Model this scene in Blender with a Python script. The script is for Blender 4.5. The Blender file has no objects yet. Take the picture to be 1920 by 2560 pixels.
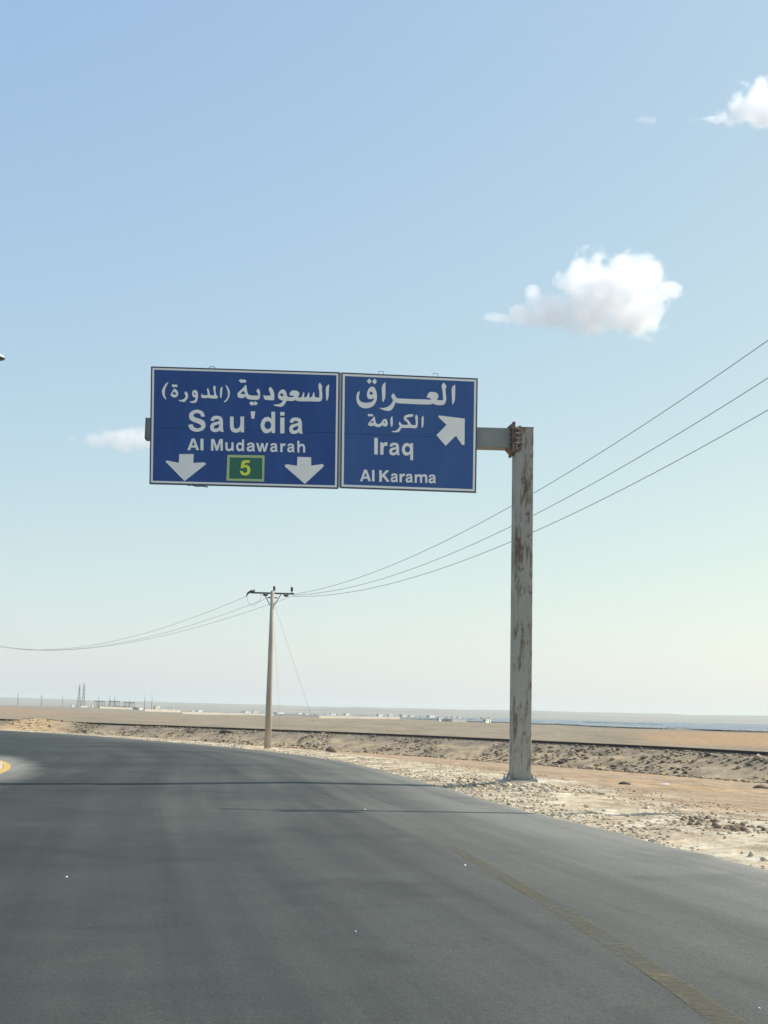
import bpy, bmesh, math, random
import numpy as np
from mathutils import Vector, Matrix
from mathutils.bvhtree import BVHTree
random.seed(7)
rng = np.random.default_rng(11)
S = bpy.context.scene
COL = S.collection
R = math.radians

# ------------------------------------------------------------------ camera
FPX = 3400.0                     # focal length in pixels of a 1920x2560 frame
EYE = Vector((0, 0, 1.2))
PITCH, ROLL = math.atan(505 / FPX), R(1.34)
fw = Vector((0, math.cos(PITCH), math.sin(PITCH)))
up0 = Vector((0, -math.sin(PITCH), math.cos(PITCH)))
rt = Vector((1, 0, 0)) * math.cos(ROLL) + up0 * math.sin(ROLL)
up = up0 * math.cos(ROLL) - Vector((1, 0, 0)) * math.sin(ROLL)
cam = bpy.data.cameras.new('camera')
cam.sensor_fit = 'VERTICAL'; cam.sensor_height = 36.0; cam.lens = FPX / 2560 * 36
cam.clip_start = 0.05; cam.clip_end = 40000
camo = bpy.data.objects.new('camera', cam); COL.objects.link(camo)
camo.matrix_world = Matrix(((rt.x, up.x, -fw.x, EYE.x), (rt.y, up.y, -fw.y, EYE.y), (rt.z, up.z, -fw.z, EYE.z), (0, 0, 0, 1)))
S.camera = camo

def ray(px, py):
    return (fw + rt * ((px - 960) / FPX) - up * ((py - 1280) / FPX))
def at_y(px, py, Y):             # measured picture point at depth Y
    d = ray(px, py); return EYE + d * (Y / d.y)

# ------------------------------------------------------------------ sky, sun, exposure
SUN_AZ, SUN_EL = 68.0, 42.0
W = bpy.data.worlds.new('World'); S.world = W; W.use_nodes = True
nt = W.node_tree; nt.nodes.clear()
sky = nt.nodes.new('ShaderNodeTexSky'); sky.sky_type = 'NISHITA'; sky.sun_disc = False
sky.sun_elevation = R(SUN_EL); sky.sun_rotation = R(SUN_AZ)
sky.altitude = 0; sky.air_density = 1.0; sky.dust_density = 1.0; sky.ozone_density = 2.0
bg = nt.nodes.new('ShaderNodeBackground'); bg.inputs['Strength'].default_value = 0.10
wo = nt.nodes.new('ShaderNodeOutputWorld')
# the dusty air evens the sky out: one tone curve per channel over the whole sky
sp_ = nt.nodes.new('ShaderNodeSeparateColor'); cb_ = nt.nodes.new('ShaderNodeCombineColor'); nt.links.new(sky.outputs[0], sp_.inputs[0])
for ch, (k_, g_) in enumerate(((2.62, .64), (3.20, .525), (5.72, .15))):
    pw_ = nt.nodes.new('ShaderNodeMath'); pw_.operation = 'POWER'; pw_.inputs[1].default_value = g_
    ml_ = nt.nodes.new('ShaderNodeMath'); ml_.operation = 'MULTIPLY'; ml_.inputs[1].default_value = k_
    nt.links.new(sp_.outputs[ch], pw_.inputs[0]); nt.links.new(pw_.outputs[0], ml_.inputs[0]); nt.links.new(ml_.outputs[0], cb_.inputs[ch])
nt.links.new(cb_.outputs[0], bg.inputs['Color']); nt.links.new(bg.outputs[0], wo.inputs['Surface'])
sun = bpy.data.lights.new('sun', 'SUN'); sun.energy = 5.0; sun.angle = R(0.5); sun.color = (1.0, 0.95, 0.85)
suno = bpy.data.objects.new('sun', sun); COL.objects.link(suno)
SD = Vector((math.sin(R(SUN_AZ)) * math.cos(R(SUN_EL)), math.cos(R(SUN_AZ)) * math.cos(R(SUN_EL)), math.sin(R(SUN_EL))))
suno.rotation_euler = (-SD).to_track_quat('-Z', 'Y').to_euler(); suno.location = (20, 10, 60)
vs = S.view_settings
S.display_settings.display_device = 'sRGB'
vs.view_transform = 'Standard'; vs.look = 'None'; vs.exposure = 0.13; vs.gamma = 1.0; vs.use_curve_mapping = False
S.render.engine = 'CYCLES'
S.cycles.use_denoising = True
S.cycles.volume_bounces = 40
S.cycles.max_bounces = 40
S.cycles.volume_max_steps = 256
S.cycles.volume_step_rate = 1.0

# ------------------------------------------------------------------ helpers
def tag(o, label=None, cat=None, group=None, kind=None):
    for k, v in (('label', label), ('category', cat), ('group', group), ('kind', kind)):
        if v: o[k] = v
    return o
def thing(name, loc, label, cat, group=None):
    o = bpy.data.objects.new(name, None); COL.objects.link(o); o.location = loc
    o.empty_display_size = 0.2
    return tag(o, label, cat, group)

class MB:
    def __init__(s): s.v = []; s.f = []
    def add(s, vs_, fs_):
        b = len(s.v); s.v += [tuple(v) for v in vs_]; s.f += [tuple(i + b for i in f) for f in fs_]
    def box(s, c, ax, ay, az):   # centre and three half-extent vectors
        c, ax, ay, az = map(Vector, (c, ax, ay, az))
        p = [c + ax * i + ay * j + az * k for k in (-1, 1) for j in (-1, 1) for i in (-1, 1)]
        s.add(p, [(0, 2, 3, 1), (4, 5, 7, 6), (0, 1, 5, 4), (2, 6, 7, 3), (0, 4, 6, 2), (1, 3, 7, 5)])
    def abox(s, x0, x1, y0, y1, z0, z1):
        s.box(((x0 + x1) / 2, (y0 + y1) / 2, (z0 + z1) / 2), ((x1 - x0) / 2, 0, 0), (0, (y1 - y0) / 2, 0), (0, 0, (z1 - z0) / 2))
    def tube(s, pts, rad, n=8, cap=True):
        pts = [Vector(p) for p in pts]
        rads = rad if isinstance(rad, (list, tuple)) else [rad] * len(pts)
        rings = []
        for i, p in enumerate(pts):
            t = (pts[min(i + 1, len(pts) - 1)] - pts[max(i - 1, 0)]).normalized()
            a = t.orthogonal().normalized() if abs(t.z) > .95 else t.cross(Vector((0, 0, 1))).normalized()
            b = t.cross(a)
            rings.append([p + (a * math.cos(2 * math.pi * k / n) + b * math.sin(2 * math.pi * k / n)) * rads[i] for k in range(n)])
        vs_ = [v for r in rings for v in r]; fs_ = []
        for i in range(len(rings) - 1):
            for k in range(n):
                fs_.append((i * n + k, i * n + (k + 1) % n, (i + 1) * n + (k + 1) % n, (i + 1) * n + k))
        if cap:
            fs_.append(tuple(range(n - 1, -1, -1))); fs_.append(tuple((len(rings) - 1) * n + k for k in range(n)))
        s.add(vs_, fs_)
    def prism(s, poly, off):     # polygon of 3-D points, swept along off
        n = len(poly); off = Vector(off); a = [Vector(p) for p in poly]; b = [p + off for p in a]
        s.add(a + b, [tuple(range(n - 1, -1, -1)), tuple(range(n, 2 * n))] + [(i, (i + 1) % n, n + (i + 1) % n, n + i) for i in range(n)])
    def build(s, name, mat, parent=None, smooth=False, bevel=0):
        me = bpy.data.meshes.new(name)
        o0 = parent.matrix_basis.translation if parent else Vector((0, 0, 0))
        if parent and parent.parent: o0 = o0 + parent.parent.matrix_basis.translation
        me.from_pydata([(x - o0.x, y - o0.y, z - o0.z) for x, y, z in s.v], [], s.f)
        bm = bmesh.new(); bm.from_mesh(me); bmesh.ops.recalc_face_normals(bm, faces=bm.faces)
        if bevel: bmesh.ops.bevel(bm, geom=list(bm.edges), offset=bevel, segments=1, affect='EDGES', clamp_overlap=True)
        bm.to_mesh(me); bm.free()
        if smooth:
            for p in me.polygons: p.use_smooth = True
        return link(name, me, mat, parent)
def link(name, me, mat, parent=None, loc=None):
    o = bpy.data.objects.new(name, me); COL.objects.link(o)
    if mat and not me.materials: me.materials.append(mat)
    if parent: o.parent = parent
    if loc is not None: o.location = loc
    return o
def np_mesh(name, verts, faces, attr=None):
    me = bpy.data.meshes.new(name)
    verts = np.asarray(verts, dtype=np.float32); faces = np.asarray(faces, dtype=np.int32)
    k = faces.shape[1]
    me.vertices.add(len(verts)); me.vertices.foreach_set('co', verts.ravel())
    me.loops.add(faces.size); me.loops.foreach_set('vertex_index', faces.ravel())
    me.polygons.add(len(faces)); me.polygons.foreach_set('loop_start', np.arange(0, faces.size, k, dtype=np.int32))
    if attr:
        for an, ac in attr.items():
            a = me.attributes.new(an, 'FLOAT_COLOR', 'POINT')
            c4 = np.ones((len(verts), 4), np.float32); c4[:, :3] = ac
            a.data.foreach_set('color', c4.ravel())
    me.update(calc_edges=True); me.validate()
    return me

# ------------------------------------------------------------------ materials
class NB:
    def __init__(s, name):
        s.m = bpy.data.materials.new(name); s.m.use_nodes = True; s.t = s.m.node_tree; s.t.nodes.clear()
        s.out = s.n('ShaderNodeOutputMaterial')
    def n(s, typ, **kw):
        x = s.t.nodes.new(typ)
        for k, v in kw.items():
            if k.startswith('i_'): x.inputs[k[2:].replace('_', ' ')].default_value = v
            else: setattr(x, k, v)
        return x
    def l(s, a, b): s.t.links.new(a, b)
    def coords(s, kind='Object', scale=(1, 1, 1)):
        tc = s.n('ShaderNodeTexCoord'); mp = s.n('ShaderNodeMapping'); mp.inputs['Scale'].default_value = scale
        s.l(tc.outputs[kind], mp.inputs[0]); return mp.outputs[0]
    def noise(s, vec, scale, detail=4, rough=.55, dist=0):
        x = s.n('ShaderNodeTexNoise', i_Scale=scale, i_Detail=detail, i_Roughness=rough, i_Distortion=dist)
        s.l(vec, x.inputs['Vector']); return x.outputs['Fac']
    def ramp(s, fac, stops):
        x = s.n('ShaderNodeValToRGB'); el = x.color_ramp.elements
        while len(el) < len(stops): el.new(.5)
        for e, (p, c) in zip(el, stops):
            e.position = p; e.color = (*c, 1) if len(c) == 3 else c
        s.l(fac, x.inputs[0]); return x.outputs[0]
    def mix(s, fac, a, b, blend='MIX'):
        x = s.n('ShaderNodeMix', data_type='RGBA', blend_type=blend)
        for v, i in ((fac, 0), (a, 6), (b, 7)):
            if hasattr(v, 'type') and hasattr(v, 'node'): s.l(v, x.inputs[i])
            else: x.inputs[i].default_value = v if i == 0 else (*v, 1)
        return x.outputs[2]
    def math(s, op, a, b=0.0, clamp=False):
        x = s.n('ShaderNodeMath', operation=op, use_clamp=clamp)
        for v, i in ((a, 0), (b, 1)):
            if hasattr(v, 'node'): s.l(v, x.inputs[i])
            else: x.inputs[i].default_value = v
        return x.outputs[0]
    def done(s, col, rough=.7, bump=None, bstr=.3, bdist=.02, metal=0.0, spec=.5):
        p = s.n('ShaderNodeBsdfPrincipled')
        for v, k in ((col, 'Base Color'), (rough, 'Roughness'), (metal, 'Metallic'), (spec, 'Specular IOR Level')):
            if hasattr(v, 'node'): s.l(v, p.inputs[k])
            else: p.inputs[k].default_value = (*v, 1) if k == 'Base Color' else v
        if bump is not None:
            b = s.n('ShaderNodeBump', i_Strength=bstr, i_Distance=bdist); s.l(bump, b.inputs['Height']); s.l(b.outputs[0], p.inputs['Normal'])
        s.l(p.outputs[0], s.out.inputs[0]); return s.m
def mottled(name, c1, c2, scale, rough=.7, bstr=.2, bdist=.01, metal=0.0, spec=.5, stretch=(1, 1, 1)):
    b = NB(name); v = b.coords('Object', stretch); f = b.noise(v, scale, 6, .6)
    return b.done(b.ramp(f, [(.3, c1), (.7, c2)]), rough, f, bstr, bdist, metal, spec)

def mat_ground(name):
    b = NB(name); v = b.coords('Object')
    at = b.n('ShaderNodeAttribute', attribute_name='Col')
    n1 = b.noise(v, 1.1, 8, .62); n2 = b.noise(v, 9.0, 6, .7); n3 = b.noise(v, 38.0, 3, .6)
    k1 = b.ramp(n1, [(.30, (.62, .60, .58)), (.5, (.95, .95, .95)), (.72, (1.30, 1.28, 1.24))])
    k2 = b.ramp(n2, [(.30, (.58, .57, .56)), (.5, (1, 1, 1)), (.72, (1.28, 1.27, 1.25))])
    c = b.mix(1.0, at.outputs['Color'], k1, 'MULTIPLY'); c = b.mix(.85, c, k2, 'MULTIPLY')
    h = b.math('ADD', b.math('MULTIPLY', n2, .7), b.math('MULTIPLY', n3, .3))
    return b.done(c, .95, h, .9, .06, 0, .15)

M = {}
M['ground'] = mat_ground('desert_soil')
def mat_road():
    b = NB('worn_asphalt'); v = b.coords('Object'); uv = b.coords('UV')
    at = b.n('ShaderNodeAttribute', attribute_name='Col')
    dust = at.outputs['Color']
    fine = b.noise(v, 70.0, 3, .7); mid = b.noise(v, 2.2, 6, .6); big = b.noise(v, .35, 4, .55)
    mp = b.n('ShaderNodeMapping'); mp.inputs['Scale'].default_value = (1.35, .035, 1); b.l(uv, mp.inputs[0])
    lanes = b.noise(mp.outputs[0], 1.0, 5, .62)
    base = b.ramp(lanes, [(.30, (.021, .0265, .0250)), (.5, (.0295, .0365, .0335)), (.72, (.041, .049, .043))])
    base = b.mix(.75, base, b.ramp(mid, [(.3, (.78, .78, .79)), (.7, (1.2, 1.2, 1.18))]), 'MULTIPLY')
    base = b.mix(.8, base, b.ramp(big, [(.3, (.8, .81, .83)), (.7, (1.2, 1.19, 1.15))]), 'MULTIPLY')
    sx = b.n('ShaderNodeSeparateColor'); b.l(dust, sx.inputs[0])
    dm = b.math('MULTIPLY', sx.outputs[0], b.math('SUBTRACT', b.math('MULTIPLY', lanes, 2.4), .15), True)
    c = b.mix(dm, base, (.23, .222, .190))
    c = b.mix(.6, c, b.ramp(fine, [(.25, (.45, .45, .46)), (.5, (1, 1, 1)), (.75, (1.75, 1.72, 1.65))]), 'MULTIPLY')
    agg = b.noise(v, 24.0, 2, .8)
    c = b.mix(.5, c, b.ramp(agg, [(.30, (.70, .70, .71)), (.46, (1, 1, 1)), (.60, (1.0, 1.0, 1.0)), (.74, (1.55, 1.53, 1.46))]), 'MULTIPLY')
    pat = b.noise(v, .55, 7, .62, .6)
    c = b.mix(1.0, c, b.ramp(pat, [(.30, (.74, .75, .76)), (.44, (1, 1, 1)), (.62, (1, 1, 1)), (.70, (1.28, 1.26, 1.18))]), 'MULTIPLY')
    return b.done(c, .86, b.math('ADD', b.math('MULTIPLY', fine, .6), b.math('MULTIPLY', agg, .6)), .8, .008, 0, .28)
M['road'] = mat_road()
M['line'] = None
def mat_line(name, col, keep, soft):
    b = NB(name); v = b.coords('Object')
    f = b.math('ADD', b.math('MULTIPLY', b.noise(v, 16.0, 8, .8), .62), b.math('MULTIPLY', b.noise(v, .8, 4, .6), .38))
    m = b.done(b.ramp(b.noise(v, 5, 5, .6), [(.3, tuple(c * .8 for c in col)), (.7, col)]), .85, f, .3, .003, 0, .25)
    p = [n for n in b.t.nodes if n.type == 'BSDF_PRINCIPLED'][0]
    sx = b.n('ShaderNodeSeparateColor'); b.l(b.ramp(f, [(keep, (0, 0, 0)), (keep + soft, (1, 1, 1))]), sx.inputs[0]); b.l(sx.outputs[0], p.inputs['Alpha'])
    return m
M['old_line'] = mat_line('worn_ochre_paint', (.175, .148, .090), .41, .26)
M['yellow_line'] = mat_line('yellow_road_paint', (.62, .42, .12), .26, .14)
M['crack'] = mottled('tar_seam', (.018, .018, .019), (.035, .035, .035), 20, .6)
M['blue'] = mottled('blue_sign_sheet', (.013, .060, .225), (.021, .084, .280), 2.2, .42, .02, .002, 0, .4, (1, 1, .35))
M['blue_faded'] = mottled('faded_blue_sign_sheet', (.028, .090, .260), (.042, .116, .310), 2.2, .45, .02, .002, 0, .4, (1, 1, .35))
M['white'] = mottled('white_sign_sheet', (.90, .875, .79), (.95, .925, .84), 2.5, .5, .02, .002, 0, .4)
M['trim'] = mottled('sign_edge_trim', (.060, .075, .095), (.085, .10, .12), 4, .5)
M['green'] = mottled('green_plate', (.018, .135, .080), (.026, .165, .10), 3, .45)
M['plate_border'] = mottled('plate_border', (.42, .56, .22), (.50, .62, .28), 6, .5)
M['yellow'] = mottled('yellow_numeral', (.78, .80, .06), (.84, .86, .09), 6, .5)
def mat_steel(name, lo, hi, rust=.62):
    b = NB(name); v = b.coords('Object', (1, 1, .26)); v2 = b.coords('Object')
    n = b.noise(v, 5.5, 10, .76, .5); m = b.noise(v2, .75, 3, .5); g = b.noise(v2, 2.2, 5, .6)
    paint = b.ramp(g, [(.3, lo), (.7, hi)])
    f = b.math('ADD', b.math('MULTIPLY', n, .72), b.math('MULTIPLY', m, .38))
    k = b.ramp(f, [(rust, (0, 0, 0)), (rust + .02, (.45, .45, .45)), (rust + .075, (1, 1, 1))])
    rc = b.ramp(b.noise(v2, 14, 5, .7), [(.3, (.060, .042, .032)), (.7, (.20, .135, .095))])
    sx = b.n('ShaderNodeSeparateColor'); b.l(k, sx.inputs[0])
    return b.done(b.mix(sx.outputs[0], paint, rc), .6, f, .3, .01, 0, .4)
M['steel'] = mat_steel('rust_stained_grey_paint', (.31, .30, .25), (.37, .357, .30), .55)
M['steel_arm'] = mat_steel('grey_painted_steel', (.25, .26, .235), (.30, .31, .28), .70)
M['rust'] = mottled('rusty_steel', (.10, .066, .048), (.30, .215, .155), 9, .85, .5, .01)
M['galv'] = mottled('galvanised_steel', (.35, .36, .35), (.5, .5, .48), 8, .45, .1, .004, .5)
M['concrete'] = mottled('pale_concrete', (.42, .38, .30), (.60, .55, .45), 5, .92, .6, .02)
M['pole'] = mottled('weathered_pole', (.36, .31, .25), (.52, .46, .37), 3, .85, .4, .01, 0, .3, (1, 1, .2))
M['dark_steel'] = mottled('dark_crossarm_steel', (.06, .062, .06), (.10, .10, .095), 6, .6)
M['insulator'] = mottled('brown_glazed_insulator', (.045, .035, .03), (.07, .055, .045), 6, .3)
M['cable'] = mottled('dull_aluminium_cable', (.22, .225, .23), (.32, .325, .33), 3, .5, .1, .002, .6)
M['rail'] = mottled('dark_rusted_rail', (.020, .014, .011), (.045, .030, .022), 4, .7)
M['sleeper'] = mottled('dark_timber_sleeper', (.05, .04, .032), (.10, .08, .062), 5, .9, .5)
M['rock_pale'] = mottled('limestone_rock', (.44, .365, .255), (.68, .59, .44), 6, .95, .6, .02)
M['rock_tan'] = mottled('tan_rock', (.31, .23, .145), (.50, .385, .255), 6, .95, .6, .02)
M['rock_dark'] = mottled('dark_basalt_rock', (.085, .074, .062), (.19, .16, .125), 6, .9, .6, .02)
M['clod'] = mottled('brown_earth_clod', (.15, .108, .072), (.29, .215, .145), 7, .95, .7, .02)
M['sand'] = mottled('pale_sand', (.46, .38, .27), (.58, .49, .36), 3, .95, .5, .02)
M['rubber'] = mottled('brown_tyre_rubber', (.035, .026, .022), (.075, .052, .042), 12, .8)
M['plastic'] = mottled('white_plastic', (.72, .73, .72), (.82, .82, .80), 8, .5)
M['wall_white'] = mottled('white_render', (.74, .72, .67), (.84, .82, .77), .6, .85)
M['wall_cream'] = mottled('cream_render', (.58, .52, .42), (.68, .62, .52), .6, .85)
M['wall_sand'] = mottled('sand_block_wall', (.40, .36, .29), (.54, .49, .40), .12, .9)
M['roof'] = mottled('grey_flat_roof', (.40, .40, .38), (.50, .50, .47), .6, .8)
M['pane'] = mottled('dark_window_glass', (.03, .04, .05), (.05, .06, .07), 1, .15)
M['pylon'] = mottled('grey_lattice_steel', (.10, .105, .11), (.16, .165, .17), .5, .6)
M['substation'] = mottled('grey_green_equipment', (.09, .115, .11), (.15, .175, .165), .3, .7)
M['solar'] = mottled('blue_solar_glass', (.085, .115, .15), (.15, .175, .20), .05, .42, .02, .01, 0, .6)
M['lamp'] = mottled('pale_lamp_housing', (.60, .62, .60), (.70, .72, .70), 5, .35)
M['lens'] = mottled('grey_lamp_lens', (.10, .11, .11), (.14, .15, .15), 5, .3)
M['hills'] = mottled('bare_hills', (.165, .13, .11), (.27, .215, .18), .004, .95, .1, .1, 0, .1, (1, 1, 4))

# ------------------------------------------------------------------ terrain maths
_tab = np.random.default_rng(5).random((256, 256))
def vnoise(x, y):
    xi = np.floor(x).astype(int); yi = np.floor(y).astype(int); fx = x - xi; fy = y - yi
    fx = fx * fx * (3 - 2 * fx); fy = fy * fy * (3 - 2 * fy)
    g = lambda a, c: _tab[a & 255, c & 255]
    return (g(xi, yi) * (1 - fx) + g(xi + 1, yi) * fx) * (1 - fy) + (g(xi, yi + 1) * (1 - fx) + g(xi + 1, yi + 1) * fx) * fy
def fbm(x, y, o=4, gain=.5):
    s = 0; a = 1; t = 0
    for i in range(o):
        s = s + a * (vnoise(x * 2 ** i + 17.3 * i, y * 2 ** i + 5.1 * i) - .5); t += a; a *= gain
    return s / t * 2
def sstep(a, b, x):
    t = np.clip((x - a) / (b - a), 0, 1); return t * t * (3 - 2 * t)
def catmull(P, n=8):
    P = [np.array(p, float) for p in P]; P = [2 * P[0] - P[1]] + P + [2 * P[-1] - P[-2]]; out = []
    for i in range(1, len(P) - 2):
        a, b, c, d = P[i - 1:i + 3]
        for k in range(n):
            t = k / n
            out.append(.5 * (2 * b + (c - a) * t + (2 * a - 5 * b + 4 * c - d) * t * t + (3 * b - a - 3 * c + d) * t ** 3))
    out.append(P[-2]); return np.array(out)
def resample(P, step):
    s = np.r_[0, np.cumsum(np.hypot(*np.diff(P, axis=0).T))]; q = np.arange(0, s[-1], step)
    return np.c_[np.interp(q, s, P[:, 0]), np.interp(q, s, P[:, 1])]
EDGE = catmull([(13.5, -45), (9.3, -20), (6.0, 0), (3.61, 12.8), (2.5, 19.3), (1.93, 22.8), (1.15, 29), (-1.0, 43), (-4.6, 56), (-9.4, 68), (-16.6, 84), (-23.3, 96), (-31, 107), (-46, 124), (-64, 139), (-90, 156), (-125, 172)])
RAIL = catmull([(46, 5), (38, 30), (29.5, 54), (20.9, 74), (16, 85), (0, 110), (-20, 131), (-33.6, 145), (-47, 160), (-75, 187), (-120, 225)])
EDGE_S = resample(EDGE, .25); RAIL_S = resample(RAIL, .6)
def sdist(x, y, P):              # signed distance to a polyline, positive on its right-hand side
    best = np.full(x.shape, 1e9); sg = np.zeros(x.shape)
    for a, b in zip(P[:-1], P[1:]):
        ab = b - a; L2 = ab @ ab
        t = np.clip(((x - a[0]) * ab[0] + (y - a[1]) * ab[1]) / L2, 0, 1)
        dx = x - (a[0] + t * ab[0]); dy = y - (a[1] + t * ab[1]); q = dx * dx + dy * dy
        m = q < best; best = np.where(m, q, best); sg = np.where(m, ab[1] * dx - ab[0] * dy, sg)
    return np.sqrt(best) * np.where(sg >= 0, 1, -1)
EDGE_C = resample(EDGE, 2.5); RAIL_C = resample(RAIL, 5)
def grade(y): return -.006 * np.where(y < 100, y, 100 + 30 * (1 - np.exp(-(np.maximum(y, 100) - 100) / 30)))
def cross(t): return np.where(t < 3, -.05 * (1 - np.clip(t, 0, 3) / 3), -np.minimum(.015 * (t - 3), .16))
POST_Y = 28.6
POST = at_y(1300, 1952, POST_Y)
mound = [0.0]
def ground_z(x, y, rough=True, want=False):
    x = np.asarray(x, float); y = np.asarray(y, float)
    near = (y < 330) & (np.abs(x) < 260)
    d = np.full(x.shape, 60.0); r = np.full(x.shape, 60.0)
    if near.any():
        d[near] = sdist(x[near], y[near], EDGE_C); r[near] = sdist(x[near], y[near], RAIL_C)
        r[~near & (y < 330)] = np.where(x[~near & (y < 330)] < 0, -60, 60)
    far = ~near & (y >= 330)
    r[far] = 300.0               # beyond the railway (r is positive behind the track)
    g = grade(y)
    on = g + cross(-d) - .05
    off = g - .065 - .050 * np.maximum(d - 1.8, 0)
    off = -1.75 + np.log1p(np.exp(np.clip((off + 1.75) * 9, -40, 40))) / 9
    z = np.where(d < 0, on, off * sstep(0, .5, d) + (on + .015) * (1 - sstep(0, .5, d)))
    z = np.where(r > 4, np.where(d > 0, -1.7, z), z)
    emb = -.52 - .22 * np.maximum(np.abs(r) - 1.9, 0)
    z = np.where((d > 2), np.maximum(z, emb), z)
    lat = x / np.maximum(y, 1.0)
    lf = sstep(-.12, -.22, lat)
    z = z + lf * sstep(500, 1600, y) * 2.6
    z = z + 3.1 * np.exp(-((x + 165) / 62) ** 2 - ((y - 450) / 80) ** 2)
    z = z + 1.3 * np.exp(-((x + 35.5) / 3.2) ** 2 - ((y - 138) / 3.2) ** 2) + .5 * np.exp(-((x + 46) / 8) ** 2 - ((y - 142) / 4) ** 2)
    z = z + 1.0 * np.exp(-((x - 70) / 34) ** 2 - ((y - 250) / 40) ** 2)
    z = z + mound[0] * np.exp(-(((x - POST.x) / .8) ** 2 + ((y - POST.y) / .8) ** 2) ** 1.5)
    if rough:
        a = sstep(.05, .6, d)
        v = fbm(x * 1.7, y * 1.7, 5, .6)
        z = z + a * (.055 * v * (1 - .5 * sstep(3, 8, d)) + .05 * np.abs(fbm(x * .7 + 9, y * .7, 3)) * sstep(.3, 1.2, d) * (1 - sstep(3.2, 5, d)))
        z = z + a * sstep(8, 6, np.abs(r)) * sstep(1.8, 3, np.abs(r)) * (.26 * fbm(x * .45, y * .45, 5, .62) - .25 * np.maximum(0, fbm(x * .12 + 30, y * .12, 3)) * sstep(2.5, 5, np.abs(r)))
        z = z + sstep(150, 400, y) * .35 * fbm(x * .02, y * .02, 4)
    return (z, d, r) if want else z
def gz(x, y): return float(ground_z(np.array([x]), np.array([y]))[0])
mound[0] = POST.z - .02 - gz(POST.x, POST.y)

# ------------------------------------------------------------------ ground sheet
def build_ground():
    ys = list(np.linspace(-150, 7.5, 22)); y = 8.0
    while y < 9300:
        ys.append(y); y += max(.10, .0048 * y) if y < 140 else .0125 * y
    ys = np.array(ys); s = np.linspace(-1, 1, 501)
    A = np.where(ys > 0, .36 * ys + 5, 5)[:, None]; B = (np.maximum(ys, 0) * .85 + 170)[:, None]
    X = np.sign(s) * (A * np.abs(s) + B * np.abs(s) ** 6); Y = np.repeat(ys[:, None], len(s), 1)
    z, d, r = ground_z(X.ravel(), Y.ravel(), True, True)
    x = X.ravel(); y = Y.ravel()
    n1 = fbm(x * .16, y * .10, 4); n2 = fbm(x * .9 + 40, y * .6, 5, .6); n3 = fbm(x * .05 + 3, y * .012, 3); n4 = fbm(x * 2.6, y * 1.8 + 7, 4, .6)
    def mixc(c, k, col): return c * (1 - k[:, None]) + np.array(col) * k[:, None]
    c = np.tile(np.array((.275, .225, .155)), (len(x), 1))
    c = mixc(c, sstep(-.2, .5, n3) * .5, (.29, .23, .16))
    c = mixc(c, sstep(.12, .5, n1) * .5 * (r > 8), (.21, .175, .13))
    n5 = fbm(x * .22 + 60, y * .045, 4, .6)
    c = mixc(c, sstep(.0, .45, n5) * .55 * (y > 90), (.19, .16, .12)); c = mixc(c, sstep(-.1, -.45, n5) * .6 * (y > 90), (.33, .27, .19))
    lat = x / np.maximum(y, 1)
    orange = sstep(.165, .235, lat + .03 * n1) * sstep(150, 185, y) * (1 - sstep(330, 420, y))
    c = mixc(c, orange * .85, (.42, .265, .140))
    lh = np.exp(-((x + 165) / 75) ** 2 - ((y - 440) / 110) ** 2)
    c = mixc(c, np.clip(lh * 1.2, 0, 1), (.34, .235, .15))
    c = mixc(c, sstep(700, 1100, y) * .6, (.25, .215, .175))
    # dirt flat between road and railway
    fr = (d > 0) & (r < 2)
    flat = np.where(fr, 1.0, 0.0)
    c = mixc(c, flat, (.405, .300, .195))
    c = mixc(c, flat * sstep(.05, .35, n1 + .4 * n2), (.46, .315, .180))
    c = mixc(c, flat * sstep(.20, .45, n2) * .6, (.24, .175, .12))
    ar = np.abs(r)
    emb = sstep(11.5, 8.5, ar + 1.5 * n1) * (d > 1.5)
    c = mixc(c, emb, (.42, .325, .208))
    c = mixc(c, emb * sstep(.02, .4, n2) * .7, (.21, .172, .125))
    c = mixc(c, emb * sstep(-.05, .45, n1) * .40, (.26, .21, .15))
    c = mixc(c, emb * sstep(4.2, 2.6, ar) * .55, (.17, .15, .125))
    c = mixc(c, emb * sstep(.15, .4, n4) * .5, (.36, .29, .2))
    ve = sstep(-.02, .1, d) * (1 - sstep(2.4, 4.2, d + 1.3 * n1)) * (1 - .35 * sstep(60, 100, y))
    c = mixc(c, ve, (.56, .465, .325))
    c = mixc(c, ve * sstep(.10, .42, n4) * .8, (.74, .655, .50))
    c = mixc(c, ve * sstep(-.08, -.4, n4) * .75, (.36, .28, .185))
    w2 = np.exp(-((d - 4.6 - 1.2 * n1) / 1.3) ** 2) * flat * (y < 40)
    c = mixc(c, np.clip(w2, 0, 1) * sstep(-.1, .3, n2), (.58, .50, .38))
    tan = np.exp(-((x + 35) / 4) ** 2 - ((y - 136) / 4) ** 2); c = mixc(c, np.clip(tan * 1.3, 0, 1), (.48, .345, .20))
    nr, nc = len(ys), len(s); i = np.arange(nr * nc).reshape(nr, nc)
    F = np.stack([i[:-1, :-1], i[:-1, 1:], i[1:, 1:], i[1:, :-1]], -1).reshape(-1, 4)
    me = np_mesh('ground', np.c_[x, y, z], F, {'Col': np.clip(c, .01, .9)})
    me.polygons.foreach_set('use_smooth', np.ones(len(F), bool))
    tag(link('ground', me, M['ground']), kind='structure')
build_ground()

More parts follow.
